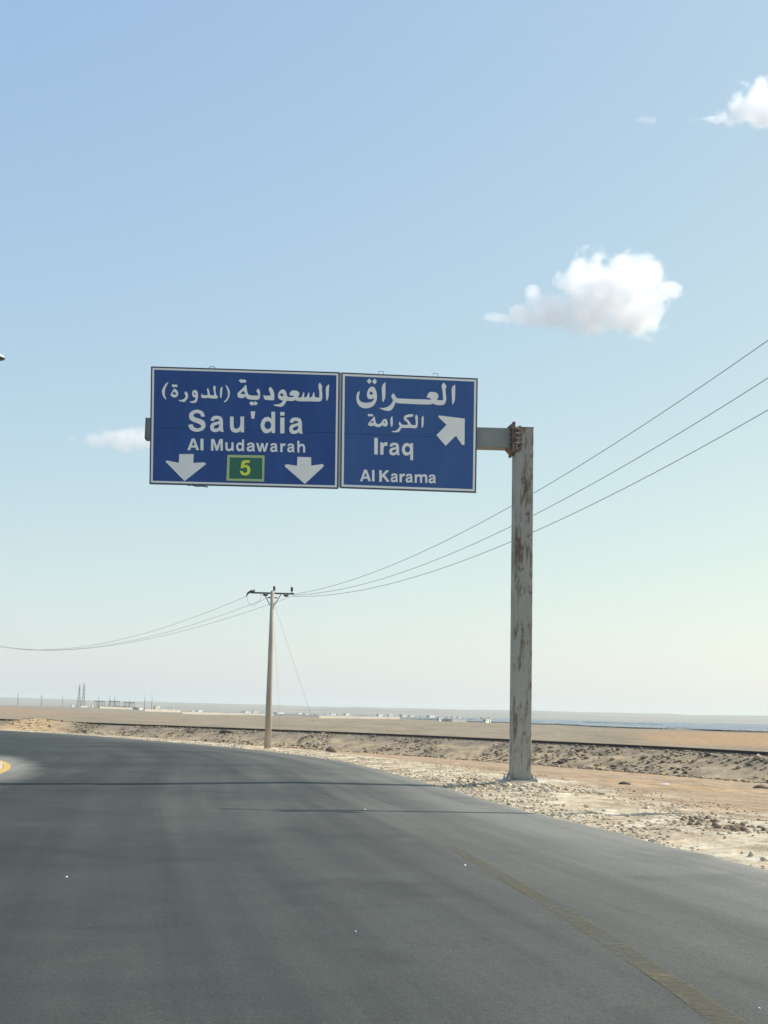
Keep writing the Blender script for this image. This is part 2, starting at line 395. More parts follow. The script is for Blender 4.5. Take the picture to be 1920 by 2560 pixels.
# ------------------------------------------------------------------ road
def edge_frames(P):
    t = np.gradient(P, axis=0); t /= np.hypot(t[:, 0], t[:, 1])[:, None]
    return t, np.c_[t[:, 1], -t[:, 0]]          # tangent, right-hand normal
ET, EN = edge_frames(EDGE_S)
def road_pt(i, t, lift=0.0):
    p = EDGE_S[i] - EN[i] * t
    return Vector((p[0], p[1], float(grade(np.array(p[1]))) + float(cross(np.array(t))) + lift))
def build_road():
    ts = np.r_[-.02, .04, .12, np.linspace(.25, 17, 90)]
    nu = len(ts); n = len(EDGE_S)
    wob = .10 * fbm(np.arange(n) * .30, np.zeros(n), 4, .7) + .07 * (rng.random(n) - .5)
    P = np.zeros((n, nu, 3)); 
    for j, t in enumerate(ts):
        tt = t + wob * max(0, 1 - t / .6)
        q = EDGE_S - EN * tt[:, None] if np.ndim(tt) else EDGE_S - EN * tt
        P[:, j, :2] = q; P[:, j, 2] = grade(q[:, 1]) + cross(np.full(n, max(t, 0)))
    P[:, 0, 2] -= .07
    x, y = P[..., 0].ravel(), P[..., 1].ravel(); T = np.tile(ts, n)
    k = .95 * np.exp(-np.maximum(T, 0) / 2.3) + .10 * np.exp(-(T / .25) ** 2)
    k = k * (.55 + .45 * sstep(45, 12, y)) + .10 * fbm(x * .3, y * .3, 4)
    isl = np.hypot((x + 10.72 + .262 * (y - 34)) / 1.75, (y - 34) / 8.8)
    k = np.maximum(k, .95 * sstep(1.55, 1.0, isl + .12 * fbm(x, y, 3)))
    i = np.arange(n * nu).reshape(n, nu)
    F = np.stack([i[:-1, :-1], i[1:, :-1], i[1:, 1:], i[:-1, 1:]], -1).reshape(-1, 4)
    me = np_mesh('road', P.reshape(-1, 3), F, {'Col': np.clip(np.c_[k, k, k], 0, 1)})
    uv = me.uv_layers.new(name='UVMap'); L = np.repeat(np.arange(n) * .25, nu)
    vi = np.zeros(len(me.loops), np.int32); me.loops.foreach_get('vertex_index', vi)
    uv.data.foreach_set('uv', np.c_[T[vi], L[vi]].astype(np.float32).ravel())
    me.polygons.foreach_set('use_smooth', np.ones(len(F), bool))
    me.flip_normals() if me.polygons[200].normal.z < 0 else None
    tag(link('road', me, M['road']), kind='structure')
    fl = np.zeros(F.size, np.int32); me.loops.foreach_get('vertex_index', fl)
    return BVHTree.FromPolygons([Vector(p) for p in P.reshape(-1, 3)], fl.reshape(-1, 4).tolist())
ROAD = build_road()
def road_z(x, y, lift=0.0):
    h = ROAD.ray_cast(Vector((x, y, 5)), Vector((0, 0, -1)))[0]
    if h: return h.z + lift
    d = float(sdist(np.array([x]), np.array([y]), EDGE_C)[0])
    return float(grade(np.array(y))) + float(cross(np.array(max(-d, 0)))) + lift
def ribbon(name, pts, w, mat, lift, wob=.0, step=.25, parent=None):
    P = resample(catmull(pts, 10), step); t, nn = edge_frames(P); m = MB(); L = []
    for i, p in enumerate(P):
        a = w / 2 * (1 + wob * (random.random() - .5)); b = w / 2 * (1 + wob * (random.random() - .5))
        for q in (p - nn[i] * a, p + nn[i] * b): L.append(Vector((q[0], q[1], road_z(q[0], q[1], lift))))
    m.add(L, [(2 * i, 2 * i + 1, 2 * i + 3, 2 * i + 2) for i in range(len(P) - 1)])
    return tag(m.build(name, mat), kind='structure')
def on_road(px, py):             # measured picture point, on the road surface
    Y = 20.0
    for _ in range(30):
        p = at_y(px, py, Y); h = road_z(p.x, p.y); dd = ray(px, py); s = (h - EYE.z) / dd.z; Y = dd.y * s
    return (dd.x * s, Y)
ribbon('road_marking', [(2.05, -3), (1.75, 1.0)] + [on_road(*p) for p in ((1826, 2560), (1620, 2418), (1420, 2287), (1250, 2187), (1125, 2114))], .14, M['old_line'], .003, .12)
# island nose at the left with a yellow edge line
def island():
    m = MB(); n = 64; ring = []
    for k in range(n):
        a = 2 * math.pi * k / n; ring.append((-10.72 + 1.50 * math.cos(a) - .262 * 8.2 * math.sin(a), 34 + 8.2 * math.sin(a)))
    top = [Vector((x, y, road_z(x, y, .05))) for x, y in ring]; bot = [Vector((x, y, road_z(x, y, -.03))) for x, y in ring]
    c = Vector((-10.72, 34, road_z(-10.72, 34, .09)))
    m.add(top + bot + [c], [(i, (i + 1) % n, 2 * n) for i in range(n)] + [(i, n + i, n + (i + 1) % n, (i + 1) % n) for i in range(n)])
    tag(m.build('traffic_island', M['sand']), kind='structure')
    m = MB(); L = []
    for k in range(n + 1):
        a = 2 * math.pi * k / n
        for r_ in (1.53, 1.70): 
            yy = (8.2 + (r_ - 1.5) * 2.2) * math.sin(a); x, y = -10.72 + r_ * math.cos(a) - .262 * yy, 34 + yy; L.append(Vector((x, y, road_z(x, y, .005))))
    m.add(L, [(2 * i, 2 * i + 1, 2 * i + 3, 2 * i + 2) for i in range(n)])
    tag(m.build('road_marking', M['yellow_line']), kind='structure')
island()

# ------------------------------------------------------------------ hills behind the plain
def build_hills():
    xs = np.linspace(-5200, 5200, 420); ys = np.linspace(4300, 8600, 60)
    X, Y = np.meshgrid(xs, ys)
    rid = np.exp(-((Y - 6600) / 1100) ** 2)
    z = -3 + rid * (37 + 10 * fbm(X * .0011, Y * .0011, 5, .55) + 5 * fbm(X * .006, Y * .004, 4))
    z += np.exp(-((Y - 5000) / 380) ** 2) * np.maximum(0, 12 + 14 * fbm(X * .0016 + 50, Y * .001, 4))
    i = np.arange(X.size).reshape(X.shape)
    F = np.stack([i[:-1, :-1], i[:-1, 1:], i[1:, 1:], i[1:, :-1]], -1).reshape(-1, 4)
    me = np_mesh('hills', np.c_[X.ravel(), Y.ravel(), z.ravel()], F)
    me.polygons.foreach_set('use_smooth', np.ones(len(F), bool))
    tag(link('hills', me, M['hills']), kind='structure')
build_hills()

# ------------------------------------------------------------------ railway
def build_rail():
    n = len(RAIL_S); t, nn = edge_frames(RAIL_S)
    mid = RAIL_S[n // 2]; zb = -.52
    root = thing('railway_track', (mid[0], mid[1], zb), 'dark railway track running along the low embankment behind the road', 'railway track')
    dist = np.hypot(RAIL_S[:, 0], RAIL_S[:, 1])
    for s in (-.54, .54):
        m = MB(); L = []
        prof = [(-.055, .04), (-.055, .055), (-.012, .065), (-.012, .125), (-.035, .135), (-.035, .172), (.035, .172), (.035, .135), (.012, .125), (.012, .065), (.055, .055), (.055, .04)]
        for i in range(0, n, 2):
            for a, h in prof:
                p = RAIL_S[i] + nn[i] * (s + a); L.append((p[0], p[1], zb + h))
        k = len(prof); q = len(L) // k
        m.add(L, [(i * k + j, i * k + (j + 1) % k, (i + 1) * k + (j + 1) % k, (i + 1) * k + j) for i in range(q - 1) for j in range(k)])
        m.build('rail', M['rail'], root)
    sm = None
    vis = [i for i in range(n) if abs(RAIL_S[i, 0]) < .33 * RAIL_S[i, 1] + 2 and RAIL_S[i, 1] > 55][:290]
    for i in vis:
        if sm is None:
            m = MB(); m.abox(-.11, .11, -1.0, 1.0, -.09, .045); o = m.build('sleeper', M['sleeper'], None, bevel=.01); sm = o.data; o.parent = root
        else: o = link('sleeper', sm, None, root)
        p = RAIL_S[i] - mid
        o.location = (p[0], p[1], random.uniform(-.01, .012)); o.rotation_euler = (0, 0, math.atan2(t[i, 1], t[i, 0]) + random.uniform(-.03, .03))
build_rail()

# ------------------------------------------------------------------ sign gantry
A_S = R(1.6)
DX = Vector((math.cos(A_S), math.sin(A_S), 0)); DN = Vector((math.sin(A_S), -math.cos(A_S), 0)); DZ = Vector((0, 0, 1))
class Pl:                        # a vertical plane facing the road
    def __init__(s, p): s.p = Vector(p)
    def hit(s, px, py):
        d = ray(px, py); return EYE + d * ((s.p - EYE).dot(DN) / d.dot(DN))
    def uv(s, px, py):
        q = s.hit(px, py) - s.p; return q.dot(DX), q.z
    def pt(s, u, v, w=0.0): return s.p + DX * u + DZ * v + DN * w
PF = Pl(POST)                    # plane of the post's front face
uL, _ = PF.uv(1283.5, 1500); uR, vTop = PF.uv(1335, 1068)
uR2, _ = PF.uv(1328.5, 1900); uL2, _ = PF.uv(1282.5, 1900)
pw = (uR2 - uL2) / 2; pc = (uR2 + uL2) / 2; PD = .64
ptop = PF.uv(1312, 1069)[1]
gan = thing('sign_gantry', POST, 'grey rust streaked cantilever post and arm carrying the blue signs over the road', 'sign gantry')
m = MB(); m.box(PF.pt(pc, (ptop + .03) / 2, -PD / 2), DX * pw, DN * (PD / 2), DZ * ((ptop - .03) / 2)); m.build('post', M['steel'], gan, bevel=.012)
m = MB(); m.box(PF.pt(pc, ptop + .008, -PD / 2), DX * (pw + .004), DN * (PD / 2 + .004), DZ * .008); m.build('post_cap', M['steel_arm'], gan)
m = MB(); m.box(PF.pt(pc, .012, -PD / 2), DX * (pw + .12), DN * (PD / 2 + .12), DZ * .014); m.build('base_plate', M['steel_arm'], gan)
for sx in (-1, 1):
    for w in (.0, -PD):
        m = MB(); u0 = pc + sx * pw
        m.prism([PF.pt(u0 + sx * .002, .03, w - .02 * (1 if w == 0 else -1)), PF.pt(u0 + sx * .07, .03, w - .02 * (1 if w == 0 else -1)), PF.pt(u0 + sx * .002, .17, w - .02 * (1 if w == 0 else -1))], DN * (-.016 if w == 0 else .016)); m.build('base_gusset', M['steel_arm'], gan)
    for w in (.08, -PD - .08):
        m = MB(); m.tube([PF.pt(pc + sx * (pw + .085), .028, w), PF.pt(pc + sx * (pw + .085), .115, w)], .016, 6); b_ = m.build('anchor_bolt', M['galv'], gan)
        m = MB(); m.tube([PF.pt(pc + sx * (pw + .085), .030, w), PF.pt(pc + sx * (pw + .085), .055, w)], .030, 6); m.build('nut', M['galv'], b_)
# footing (its own lump of concrete under the plate)
m = MB(); fp = []
for k in range(14):
    a = 2 * math.pi * k / 14; q = .46 + .07 * random.random()
    fp.append(PF.pt(pc + q * 1.05 * math.cos(a), -.34, -PD / 2 + q * math.sin(a) * 1.15))
m.prism(fp, (0, 0, .335)); m.build('footing', M['concrete'], gan, bevel=.02)
# arm
vA0 = PF.uv(1240, 1115)[1]; vA1 = PF.uv(1240, 1065)[1]; vB0 = PF.uv(365, 1092)[1]; vB1 = PF.uv(365, 1040)[1]
uA0 = PF.uv(362, 1066)[0]; uA1 = pc - pw - .075
AD = .34; wc = -PD / 2
def arm_sec(u, v0, v1): return [PF.pt(u, v0, wc + AD / 2), PF.pt(u, v0, wc - AD / 2), PF.pt(u, v1, wc - AD / 2), PF.pt(u, v1, wc + AD / 2)]
m = MB(); a, b = arm_sec(uA0, vB0, vB1), arm_sec(uA1, vA0, vA1)
m.add(a + b, [(0, 1, 2, 3), (7, 6, 5, 4), (0, 4, 5, 1), (1, 5, 6, 2), (2, 6, 7, 3), (3, 7, 4, 0)]); m.build('arm', M['steel_arm'], gan, bevel=.012)
m = MB(); m.box(PF.pt(uA0 - .008, (vB0 + vB1) / 2, wc), DX * .007, DN * (AD / 2 + .004), DZ * ((vB1 - vB0) / 2 + .004)); m.build('arm_end_cap', M['trim'], gan)
vm, vh = (vA0 + vA1) / 2, (vA1 - vA0) / 2
for u, nm in ((uA1 + .013, 'flange_plate'), (pc - pw - .030, 'flange_plate')):
    m = MB(); m.box(PF.pt(u, vm - .01, wc), DX * .012, DN * (PD / 2 + .055), DZ * (vh + .11)); m.build(nm, M['rust'], gan, bevel=.004)
m = MB(); m.prism([PF.pt(uA1, vA0 - .002, wc + .14), PF.pt(uA1, vA0 - .12, wc + .14), PF.pt(uA1 - .11, vA0 - .002, wc + .14)], DN * -.28); m.build('haunch', M['rust'], gan)
m = MB(); m.prism([PF.pt(uA1 - .12, vA1 + .002, wc + .03), PF.pt(uA1, vA1 + .115, wc + .03), PF.pt(uA1 + .05, vA1 + .14, wc + .03), PF.pt(uA1, vA1 + .002, wc + .03)], DN * -.06); m.build('top_rib', M['rust'], gan)
for k in range(4):
    v = vA1 - .045 - k * .105
    m = MB(); m.prism([PF.pt(pc - pw - .016, v, .004), PF.pt(pc - pw + .10, v, .004), PF.pt(pc - pw - .016, v, .055)], DZ * .016); m.build('stiffener', M['galv'], gan)
    m = MB(); m.tube([PF.pt(uA1 - .05, v - .02, wc + AD / 2 + .03), PF.pt(pc - pw - .012, v - .02, wc + AD / 2 + .03)], .015, 6); m.build('flange_bolt', M['rust'], gan)
    m = MB(); m.prism([PF.pt(uA1 - .002, v + .01, wc + AD / 2 + .002), PF.pt(uA1 - .07, v + .01, wc + AD / 2 + .002), PF.pt(uA1 - .002, v + .01, wc + AD / 2 + .055)], DZ * .014); m.build('stiffener', M['rust'], gan)
m = MB(); rs = random.Random(3)
for k in range(26):
    v = vA0 - .1 + rs.random() * (vA1 - vA0 + .1); s_ = rs.uniform(.012, .03)
    m.box(PF.pt(pc - pw + .02 + rs.random() * .11, v, .004), DX * s_, DN * .003, DZ * s_ * 1.4)
rp = m.build('rust_scale', M['rust'], gan); rp['kind'] = 'stuff'

# ------------------------------------------------------------------ road signs
PS = Pl(PF.pt(0, 0, wc + AD / 2 + .17))      # front plane of the sign boards
def px_map(ox, oy, k): return lambda p: (ox + p[0] * k, oy + p[1] * k)
def from_curve(name, splines, mat, parent, w0, thick=.004, text=None):
    """flat outlines (plane coordinates u, v) to one solid raised shape"""
    cu = bpy.data.curves.new(name, 'CURVE'); cu.dimensions = '2D'; cu.fill_mode = 'BOTH'; cu.extrude = .5
    for sp in splines:
        s = cu.splines.new('POLY'); s.points.add(len(sp) - 1); s.use_cyclic_u = True
        for p, q in zip(s.points, sp): p.co = (q[0], q[1], 0, 1)
    to = bpy.data.objects.new(name, cu); COL.objects.link(to)
    dg = bpy.context.evaluated_depsgraph_get(); me = bpy.data.meshes.new_from_object(to.evaluated_get(dg))
    bpy.data.objects.remove(to); me.name = name; me.materials.clear()
    o0 = parent.location if not parent.parent else parent.location + parent.parent.location
    for v in me.vertices:
        v.co = PS.pt(v.co.x, v.co.y, w0 + (v.co.z + .5) * thick) - o0
    return link(name, me, mat, parent)
def rounded(sp, n=2, keep=60):               # soften an outline: Chaikin on its blunt corners
    P = [Vector(p) for p in sp]
    out = []
    for i, p in enumerate(P):
        a, b = P[i - 1] - p, P[(i + 1) % len(P)] - p
        if a.length < 1e-6 or b.length < 1e-6: continue
        if math.degrees(a.angle(b)) < keep + 35: out.append(p)
        else: out += [p + a * .25, p + b * .25]
    return out
GLYPH = {   # bold sans outlines, width 100, capital height 100; first contour outside, then counters
 'l': [[(0,0),(0,100),(100,100),(100,0)]], 'I': [[(0,0),(0,100),(100,100),(100,0)]], "'": [[(18,66),(0,100),(100,100),(82,66)]],
 'i': [[(0,0),(0,74),(100,74),(100,0)], [(0,83),(0,100),(100,100),(100,83)]],
 'A': [[(0,0),(37,100),(63,100),(100,0),(76,0),(69,22),(31,22),(24,0)], [(37,40),(63,40),(50,77)]],
 'M': [[(0,0),(0,100),(28,100),(50,36),(72,100),(100,100),(100,0),(80,0),(80,70),(59,0),(41,0),(20,70),(20,0)]],
 'K': [[(0,0),(0,100),(25,100),(25,60),(66,100),(97,100),(54,59),(100,0),(71,0),(38,43),(25,30),(25,0)]],
 'u': [[(0,74),(26,74),(26,30),(30,20),(42,16),(58,18),(68,25),(74,36),(74,74),(100,74),(100,0),(76,0),(76,10),(64,1),(48,-2),(28,-1),(12,5),(3,15),(0,28)]],
 'h': [[(0,0),(0,100),(26,100),(26,64),(38,73),(55,76),(76,73),(92,64),(100,46),(100,0),(74,0),(74,42),(70,52),(58,57),(42,54),(31,45),(26,34),(26,0)]],
 'd': [[(100,100),(75,100),(75,66),(62,74),(44,76),(24,71),(9,58),(0,37),(8,15),(22,2),(42,-2),(62,2),(77,11),(77,0),(100,0)], [(51,17),(34,22),(26,37),(34,52),(51,57),(67,52),(75,37),(67,22)]],
 'q': [[(100,74),(77,74),(77,63),(62,74),(44,76),(24,71),(9,58),(0,37),(8,15),(22,2),(42,-2),(60,1),(75,9),(75,-29),(100,-29)], [(51,17),(34,22),(26,37),(34,52),(51,57),(67,52),(75,37),(67,22)]],
 'a': [[(4,53),(9,65),(24,74),(50,76),(76,73),(90,63),(93,48),(93,20),(95,7),(100,0),(75,0),(71,8),(58,1),(36,-2),(16,1),(4,10),(0,22),(6,36),(20,43),(46,47),(67,51),(64,57),(56,60),(44,60),(34,58),(29,50)], [(67,37),(48,33),(32,29),(26,22),(30,16),(42,14),(56,17),(65,24)]],
 'r': [[(0,0),(0,74),(40,74),(40,63),(54,72),(74,76),(100,74),(94,52),(78,55),(58,52),(47,44),(43,30),(43,0)]],
 'w': [[(0,74),(18,74),(31,25),(42,74),(58,74),(69,25),(82,74),(100,74),(79,0),(60,0),(50,46),(40,0),(21,0)]],
 'm': [[(0,0),(0,74),(15,74),(15,64),(24,73),(36,76),(50,73),(57,64),(66,73),(79,76),(92,72),(100,58),(100,0),(84,0),(84,47),(80,55),(72,58),(63,53),(58,43),(58,0),(42,0),(42,47),(38,55),(30,58),(21,53),(16,43),(16,0)]],
 'S': [[(95,70),(90,86),(75,98),(50,103),(24,98),(8,87),(3,72),(8,57),(22,47),(50,39),(68,33),(75,25),(71,18),(61,15),(50,14),(37,17),(28,24),(25,34),(0,31),(5,15),(19,3),(48,-3),(79,3),(95,14),(100,29),(95,45),(82,54),(55,62),(35,67),(28,74),(33,83),(48,87),(63,84),(71,78),(74,68)]],
}
def word(name, glyphs, f, cap, mat, parent, w0, thick=.004):
    """glyphs: (char, x0, x1, baseline y) in picture measure through f; cap: capital height there"""
    sp = []
    for ch, x0, x1, yb in glyphs:
        for c in GLYPH[ch]:
            cc = rounded(c, keep=65) if ch in "uhdqarmS" else c
            sp.append([PS.uv(*f((x0 + q[0] / 100 * (x1 - x0), yb - q[1] / 100 * cap))) for q in cc])
    return from_curve(name, sp, mat, parent, w0, thick)

def lerp2(c, s, t):
    a = (c[0][0] + (c[1][0] - c[0][0]) * s, c[0][1] + (c[1][1] - c[0][1]) * s); b = (c[3][0] + (c[2][0] - c[3][0]) * s, c[3][1] + (c[2][1] - c[3][1]) * s)
    return (a[0] + (b[0] - a[0]) * t, a[1] + (b[1] - a[1]) * t)
def inset(c, q):                 # quad (TL TR BR BL) pulled in by q metres
    w = c[1][0] - c[0][0]; h = c[0][1] - c[3][1]; return [lerp2(c, s, t) for s, t in ((q / w, q / h), (1 - q / w, q / h), (1 - q / w, 1 - q / h), (q / w, 1 - q / h))]
def frame_mesh(outer, inner, w0, w1, name, mat, parent):
    m = MB(); n = 4
    V = [PS.pt(*p, w0) for p in outer] + [PS.pt(*p, w0) for p in inner] + [PS.pt(*p, w1) for p in outer] + [PS.pt(*p, w1) for p in inner]
    F = []
    for i in range(4):
        j = (i + 1) % 4
        F += [(i, j, 4 + j, 4 + i), (8 + i, 12 + i, 12 + j, 8 + j), (i, 8 + i, 8 + j, j), (4 + i, 4 + j, 12 + j, 12 + i)]
    m.add(V, F); return m.build(name, mat, parent)
def board(corners, seam, label, blue, bands):
    q = [PS.uv(*p) for p in corners]
    base = PS.pt((q[3][0] + q[2][0]) / 2, min(q[2][1], q[3][1]))
    root = thing('road_sign', base, label, 'road sign')
    ia = inset(q, .026)
    for t0, t1 in ((0, seam), (seam, 1)):
        e = .0012
        c = [lerp2(ia, 0, t0 + (e if t0 else 0)), lerp2(ia, 1, t0 + (e if t0 else 0)), lerp2(ia, 1, t1 - (e if t1 < 1 else 0)), lerp2(ia, 0, t1 - (e if t1 < 1 else 0))]
        m = MB(); m.prism([PS.pt(*p, -.03) for p in c], DN * .03); m.build('board', blue, root)
    frame_mesh(q, inset(q, .0255), -.045, .008, 'edge_trim', M['trim'], root)
    frame_mesh(inset(q, bands[0]), inset(q, bands[1]), .0005, .004, 'border', M['white'], root)
    for s in np.linspace(.12, .88, 4 if q[1][0] - q[0][0] > 3 else 3):
        a, b = lerp2(q, s, .04), lerp2(q, s, .96)
        m = MB(); m.prism([PS.pt(a[0] - .04, a[1], -.031), PS.pt(a[0] + .04, a[1], -.031), PS.pt(b[0] + .04, b[1], -.031), PS.pt(b[0] - .04, b[1], -.031)], DN * -.10); m.build('back_rail', M['galv'], root)
    return root, q
LQ = [(377.5, 916), (849.5, 930.5), (845.5, 1222), (373.5, 1210)]
RQ = [(853.6, 931), (1194.5, 946), (1190.3, 1232), (850.3, 1220)]
s1, q1 = board(LQ, .525, "wide blue sign reading Sau'dia and Al Mudawarah with two down arrows and a green 5", M['blue'], (.030, .070))
s2, q2 = board(RQ, .53, 'narrower blue sign reading Iraq and Al Karama with a slanting arrow', M['blue_faded'], (.030, .075))
def outlines(name, f, polys, parent, mat=None, w0=.001, soft=True):
    sp = []
    for p in polys:
        pp = rounded(p) if soft else p
        sp.append([PS.uv(*f(x)) for x in pp])
    return from_curve(name, sp, mat or M['white'], parent, w0)
f1 = px_map(395, 945, 190 / 1659)
outlines('arabic_lettering', f1, [
 [(228,95),(190,105),(150,150),(110,215),(88,275),(88,325),(105,385),(135,435),(175,472),(182,455),(160,410),(147,350),(148,290),(160,230),(185,170),(215,125)],
 [(295,160),(325,132),(355,150),(370,150),(400,135),(432,175),(420,195),(395,205),(370,190),(345,205),(320,200)],
 [(350,232),(375,238),(420,275),(442,320),(440,365),(415,410),(375,428),(330,418),(285,395),(275,360),(290,330),(310,305),(325,270)], [(350,300),(385,322),(402,358),(375,366),(318,350),(325,322)],
 [(605,290),(630,310),(655,350),(658,400),(640,460),(600,505),(575,528),(520,515),(460,505),(452,480),(520,480),(570,455),(600,420),(605,380),(575,340),(590,300)],
 [(805,260),(840,270),(865,310),(875,360),(872,430),(855,500),(820,548),(740,545),(690,525),(705,512),(770,505),(810,470),(830,435),(795,430),(755,400),(742,350),(750,300),(775,268)], [(792,318),(820,345),(810,370),(775,352)],
 [(960,335),(970,375),(1085,378),(1080,300),(1065,250),(1090,222),(1115,265),(1125,330),(1140,380),(1230,378),(1225,310),(1200,215),(1225,160),(1255,190),(1265,225),(1252,245),(1262,320),(1275,375),(1310,405),(1295,450),(1240,450),(1110,440),(1095,425),(1080,440),(950,438),(942,400),(948,350)],
 [(1395,190),(1410,200),(1400,300),(1385,435),(1355,432),(1352,340),(1360,225)],
 [(1468,150),(1505,170),(1540,220),(1565,280),(1570,350),(1550,430),(1510,495),(1455,535),(1438,525),(1440,512),(1480,480),(1515,430),(1530,370),(1525,300),(1505,230),(1480,175)]], s1)
f2 = px_map(580, 935, 260 / 1659)
outlines('arabic_lettering', f2, [
 [(107,105),(140,78),(165,100),(190,80),(232,110),(210,145),(180,130),(150,148)],
 [(215,172),(232,185),(240,270),(262,335),(330,345),(420,345),(415,310),(385,270),(415,232),(445,260),(450,330),(440,412),(330,412),(240,400),(212,345),(205,375),(150,388),(88,372),(85,305),(130,265),(180,220)], [(188,268),(212,322),(138,320),(150,295)],
 [(275,465),(310,432),(345,460),(370,432),(412,465),(385,502),(365,495),(345,488),(312,510)],
 [(605,205),(640,225),(668,290),(678,350),(670,420),(600,418),(515,412),(500,340),(545,348),(615,345),(605,290),(580,245)],
 [(820,242),(855,270),(870,310),(880,365),(950,372),(1000,360),(960,345),(915,335),(925,300),(950,265),(1010,260),(1060,280),(1078,310),(1065,350),(1052,375),(1090,375),(1112,368),(1140,290),(1155,300),(1150,372),(1192,370),(1220,295),(1236,300),(1232,374),(1275,370),(1300,290),(1316,300),(1318,372),(1392,378),(1395,280),(1372,185),(1400,135),(1445,205),(1430,230),(1442,310),(1440,390),(1420,440),(1310,440),(1220,435),(1130,438),(1040,432),(1005,410),(990,430),(930,432),(865,425),(860,450),(835,490),(800,525),(740,520),(680,508),(658,488),(740,485),(790,460),(815,425),(770,412),(735,385),(732,340),(745,290),(780,255)], [(785,304),(818,325),(822,352),(790,358),(762,335)],
 [(1540,165),(1552,170),(1545,260),(1540,390),(1505,435),(1498,350),(1495,210)]], s1)
f3 = px_map(880, 935, 270 / 1659)
outlines('arabic_lettering', f3, [
 [(225,110),(268,70),(304,110),(265,155)], [(306,115),(350,70),(388,118),(345,160)],
 [(305,190),(345,205),(372,260),(385,330),(380,400),(350,470),(290,515),(200,532),(130,510),(85,460),(65,400),(68,330),(85,280),(120,262),(115,300),(105,350),(110,400),(150,435),(220,445),(290,435),(330,405),(340,370),(300,385),(250,385),(228,340),(232,280),(255,220)], [(290,266),(320,290),(317,317),(285,320),(263,295)],
 [(515,120),(515,260),(512,370),(478,432),(465,420),(460,300),(455,180)],
 [(635,292),(660,330),(690,375),(760,378),(900,385),(1100,390),(1200,395),(1222,400),(1190,365),(1145,362),(1165,310),(1190,278),(1250,275),(1305,290),(1330,330),(1320,370),(1300,400),(1360,405),(1400,402),(1395,310),(1385,230),(1372,180),(1410,128),(1455,190),(1435,230),(1442,320),(1450,400),(1420,475),(1340,480),(1280,475),(1248,450),(1215,470),(1100,468),(900,460),(700,450),(665,435),(650,490),(620,540),(580,570),(520,565),(460,545),(415,522),(500,522),(570,495),(610,450),(635,400),(595,345)],
 [(1585,165),(1585,300),(1580,420),(1540,478),(1535,380),(1528,200)]], s2)
f4 = px_map(905, 1025, 170 / 1659)
outlines('arabic_lettering', f4, [
 [(140,100),(175,95),(205,110),(240,95),(278,125),(250,160),(205,150),(150,158)],
 [(300,150),(318,200),(330,290),(360,345),(440,342),(480,290),(520,225),(570,215),(605,235),(625,300),(630,360),(590,405),(530,400),(490,365),(470,400),(400,420),(330,408),(295,370),(250,400),(150,380),(148,340),(165,310),(220,250),(260,200)], [(268,260),(288,300),(270,318),(200,302)], [(540,268),(566,300),(546,330),(520,295)],
 [(740,148),(752,260),(748,390),(705,410),(695,330),(692,200)],
 [(920,280),(950,330),(985,362),(1060,365),(1135,355),(1100,300),(1045,260),(1012,215),(1035,140),(1120,110),(1220,98),(1255,120),(1240,165),(1150,170),(1080,190),(1095,220),(1150,270),(1190,340),(1230,372),(1310,370),(1312,260),(1290,160),(1325,105),(1370,175),(1360,220),(1362,340),(1345,445),(1240,445),(1160,435),(1040,440),(955,435),(940,480),(890,548),(820,540),(740,545),(722,515),(800,515),(860,485),(905,430),(925,395),(895,345),(905,290)],
 [(1500,138),(1505,230),(1500,390),(1465,440),(1450,420),(1455,300),(1450,180)]], s2)
fw1 = px_map(455, 1010, 330 / 1659)
bl = lambda x: 345 + (x - 190) * .0225
word('english_lettering', [(c, a, b, bl((a + b) / 2)) for c, a, b in (('S', 80, 298), ('a', 352, 527), ('u', 603, 780), ("'", 862, 920), ('d', 985, 1170), ('i', 1234, 1288), ('a', 1345, 1520))], fw1, 268, M['white'], s1, .001)
bl2 = lambda x: 580 + (x - 140) * .0215
word('english_lettering', [(c, a, b, bl2((a + b) / 2)) for c, a, b in (('A', 68, 215), ('l', 232, 270), ('M', 365, 513), ('u', 545, 648), ('d', 678, 780), ('a', 812, 918), ('w', 932, 1085), ('a', 1108, 1202), ('r', 1235, 1300), ('a', 1322, 1415), ('h', 1450, 1548))], fw1, 146, M['white'], s1, .001)
fi = px_map(880, 1080, 240 / 1659)
word('english_lettering', [('I', 384, 446, 388), ('r', 488, 615, 392), ('a', 642, 825, 400), ('q', 858, 1055, 405)], fi, 286, M['white'], s2, .001)
bl3 = lambda x: 850 + (x - 230) * .030
word('english_lettering', [(c, a, b, bl3((a + b) / 2)) for c, a, b in (('A', 138, 328), ('l', 346, 388), ('K', 470, 650), ('a', 668, 795), ('r', 822, 915), ('a', 925, 1050), ('m', 1085, 1300), ('a', 1322, 1450))], fi, 198, M['white'], s2, .001)
outlines('arrow', px_map(1080, 1030, 90 / 1659), [[(300,160),(1510,305),(1500,1500),(1400,1530),(1180,1220),(1130,1120),(1060,1130),(630,1560),(205,1070),(670,590),(300,240)]], s2, soft=False)
outlines('arrow', px_map(400, 1120, 140 / 1659), [[(570,180),(1000,180),(985,445),(1270,425),(1325,435),(1368,475),(730,980),(170,410),(195,370),(560,440)]], s1, soft=False)
outlines('arrow', px_map(340, 890, 540 / 1659), [[(1240,775),(1345,778),(1346,842),(1432,830),(1442,838),(1440,850),(1297,983),(1143,848),(1145,835),(1160,832),(1236,843)]], s1, soft=False)
fp_ = px_map(555, 1120, 120 / 1659)
po = [PS.uv(*fp_(p)) for p in ((190, 240), (1475, 260), (1455, 1165), (150, 1130))]; pi_ = [PS.uv(*fp_(p)) for p in ((265, 325), (1390, 345), (1390, 1080), (250, 1060))]
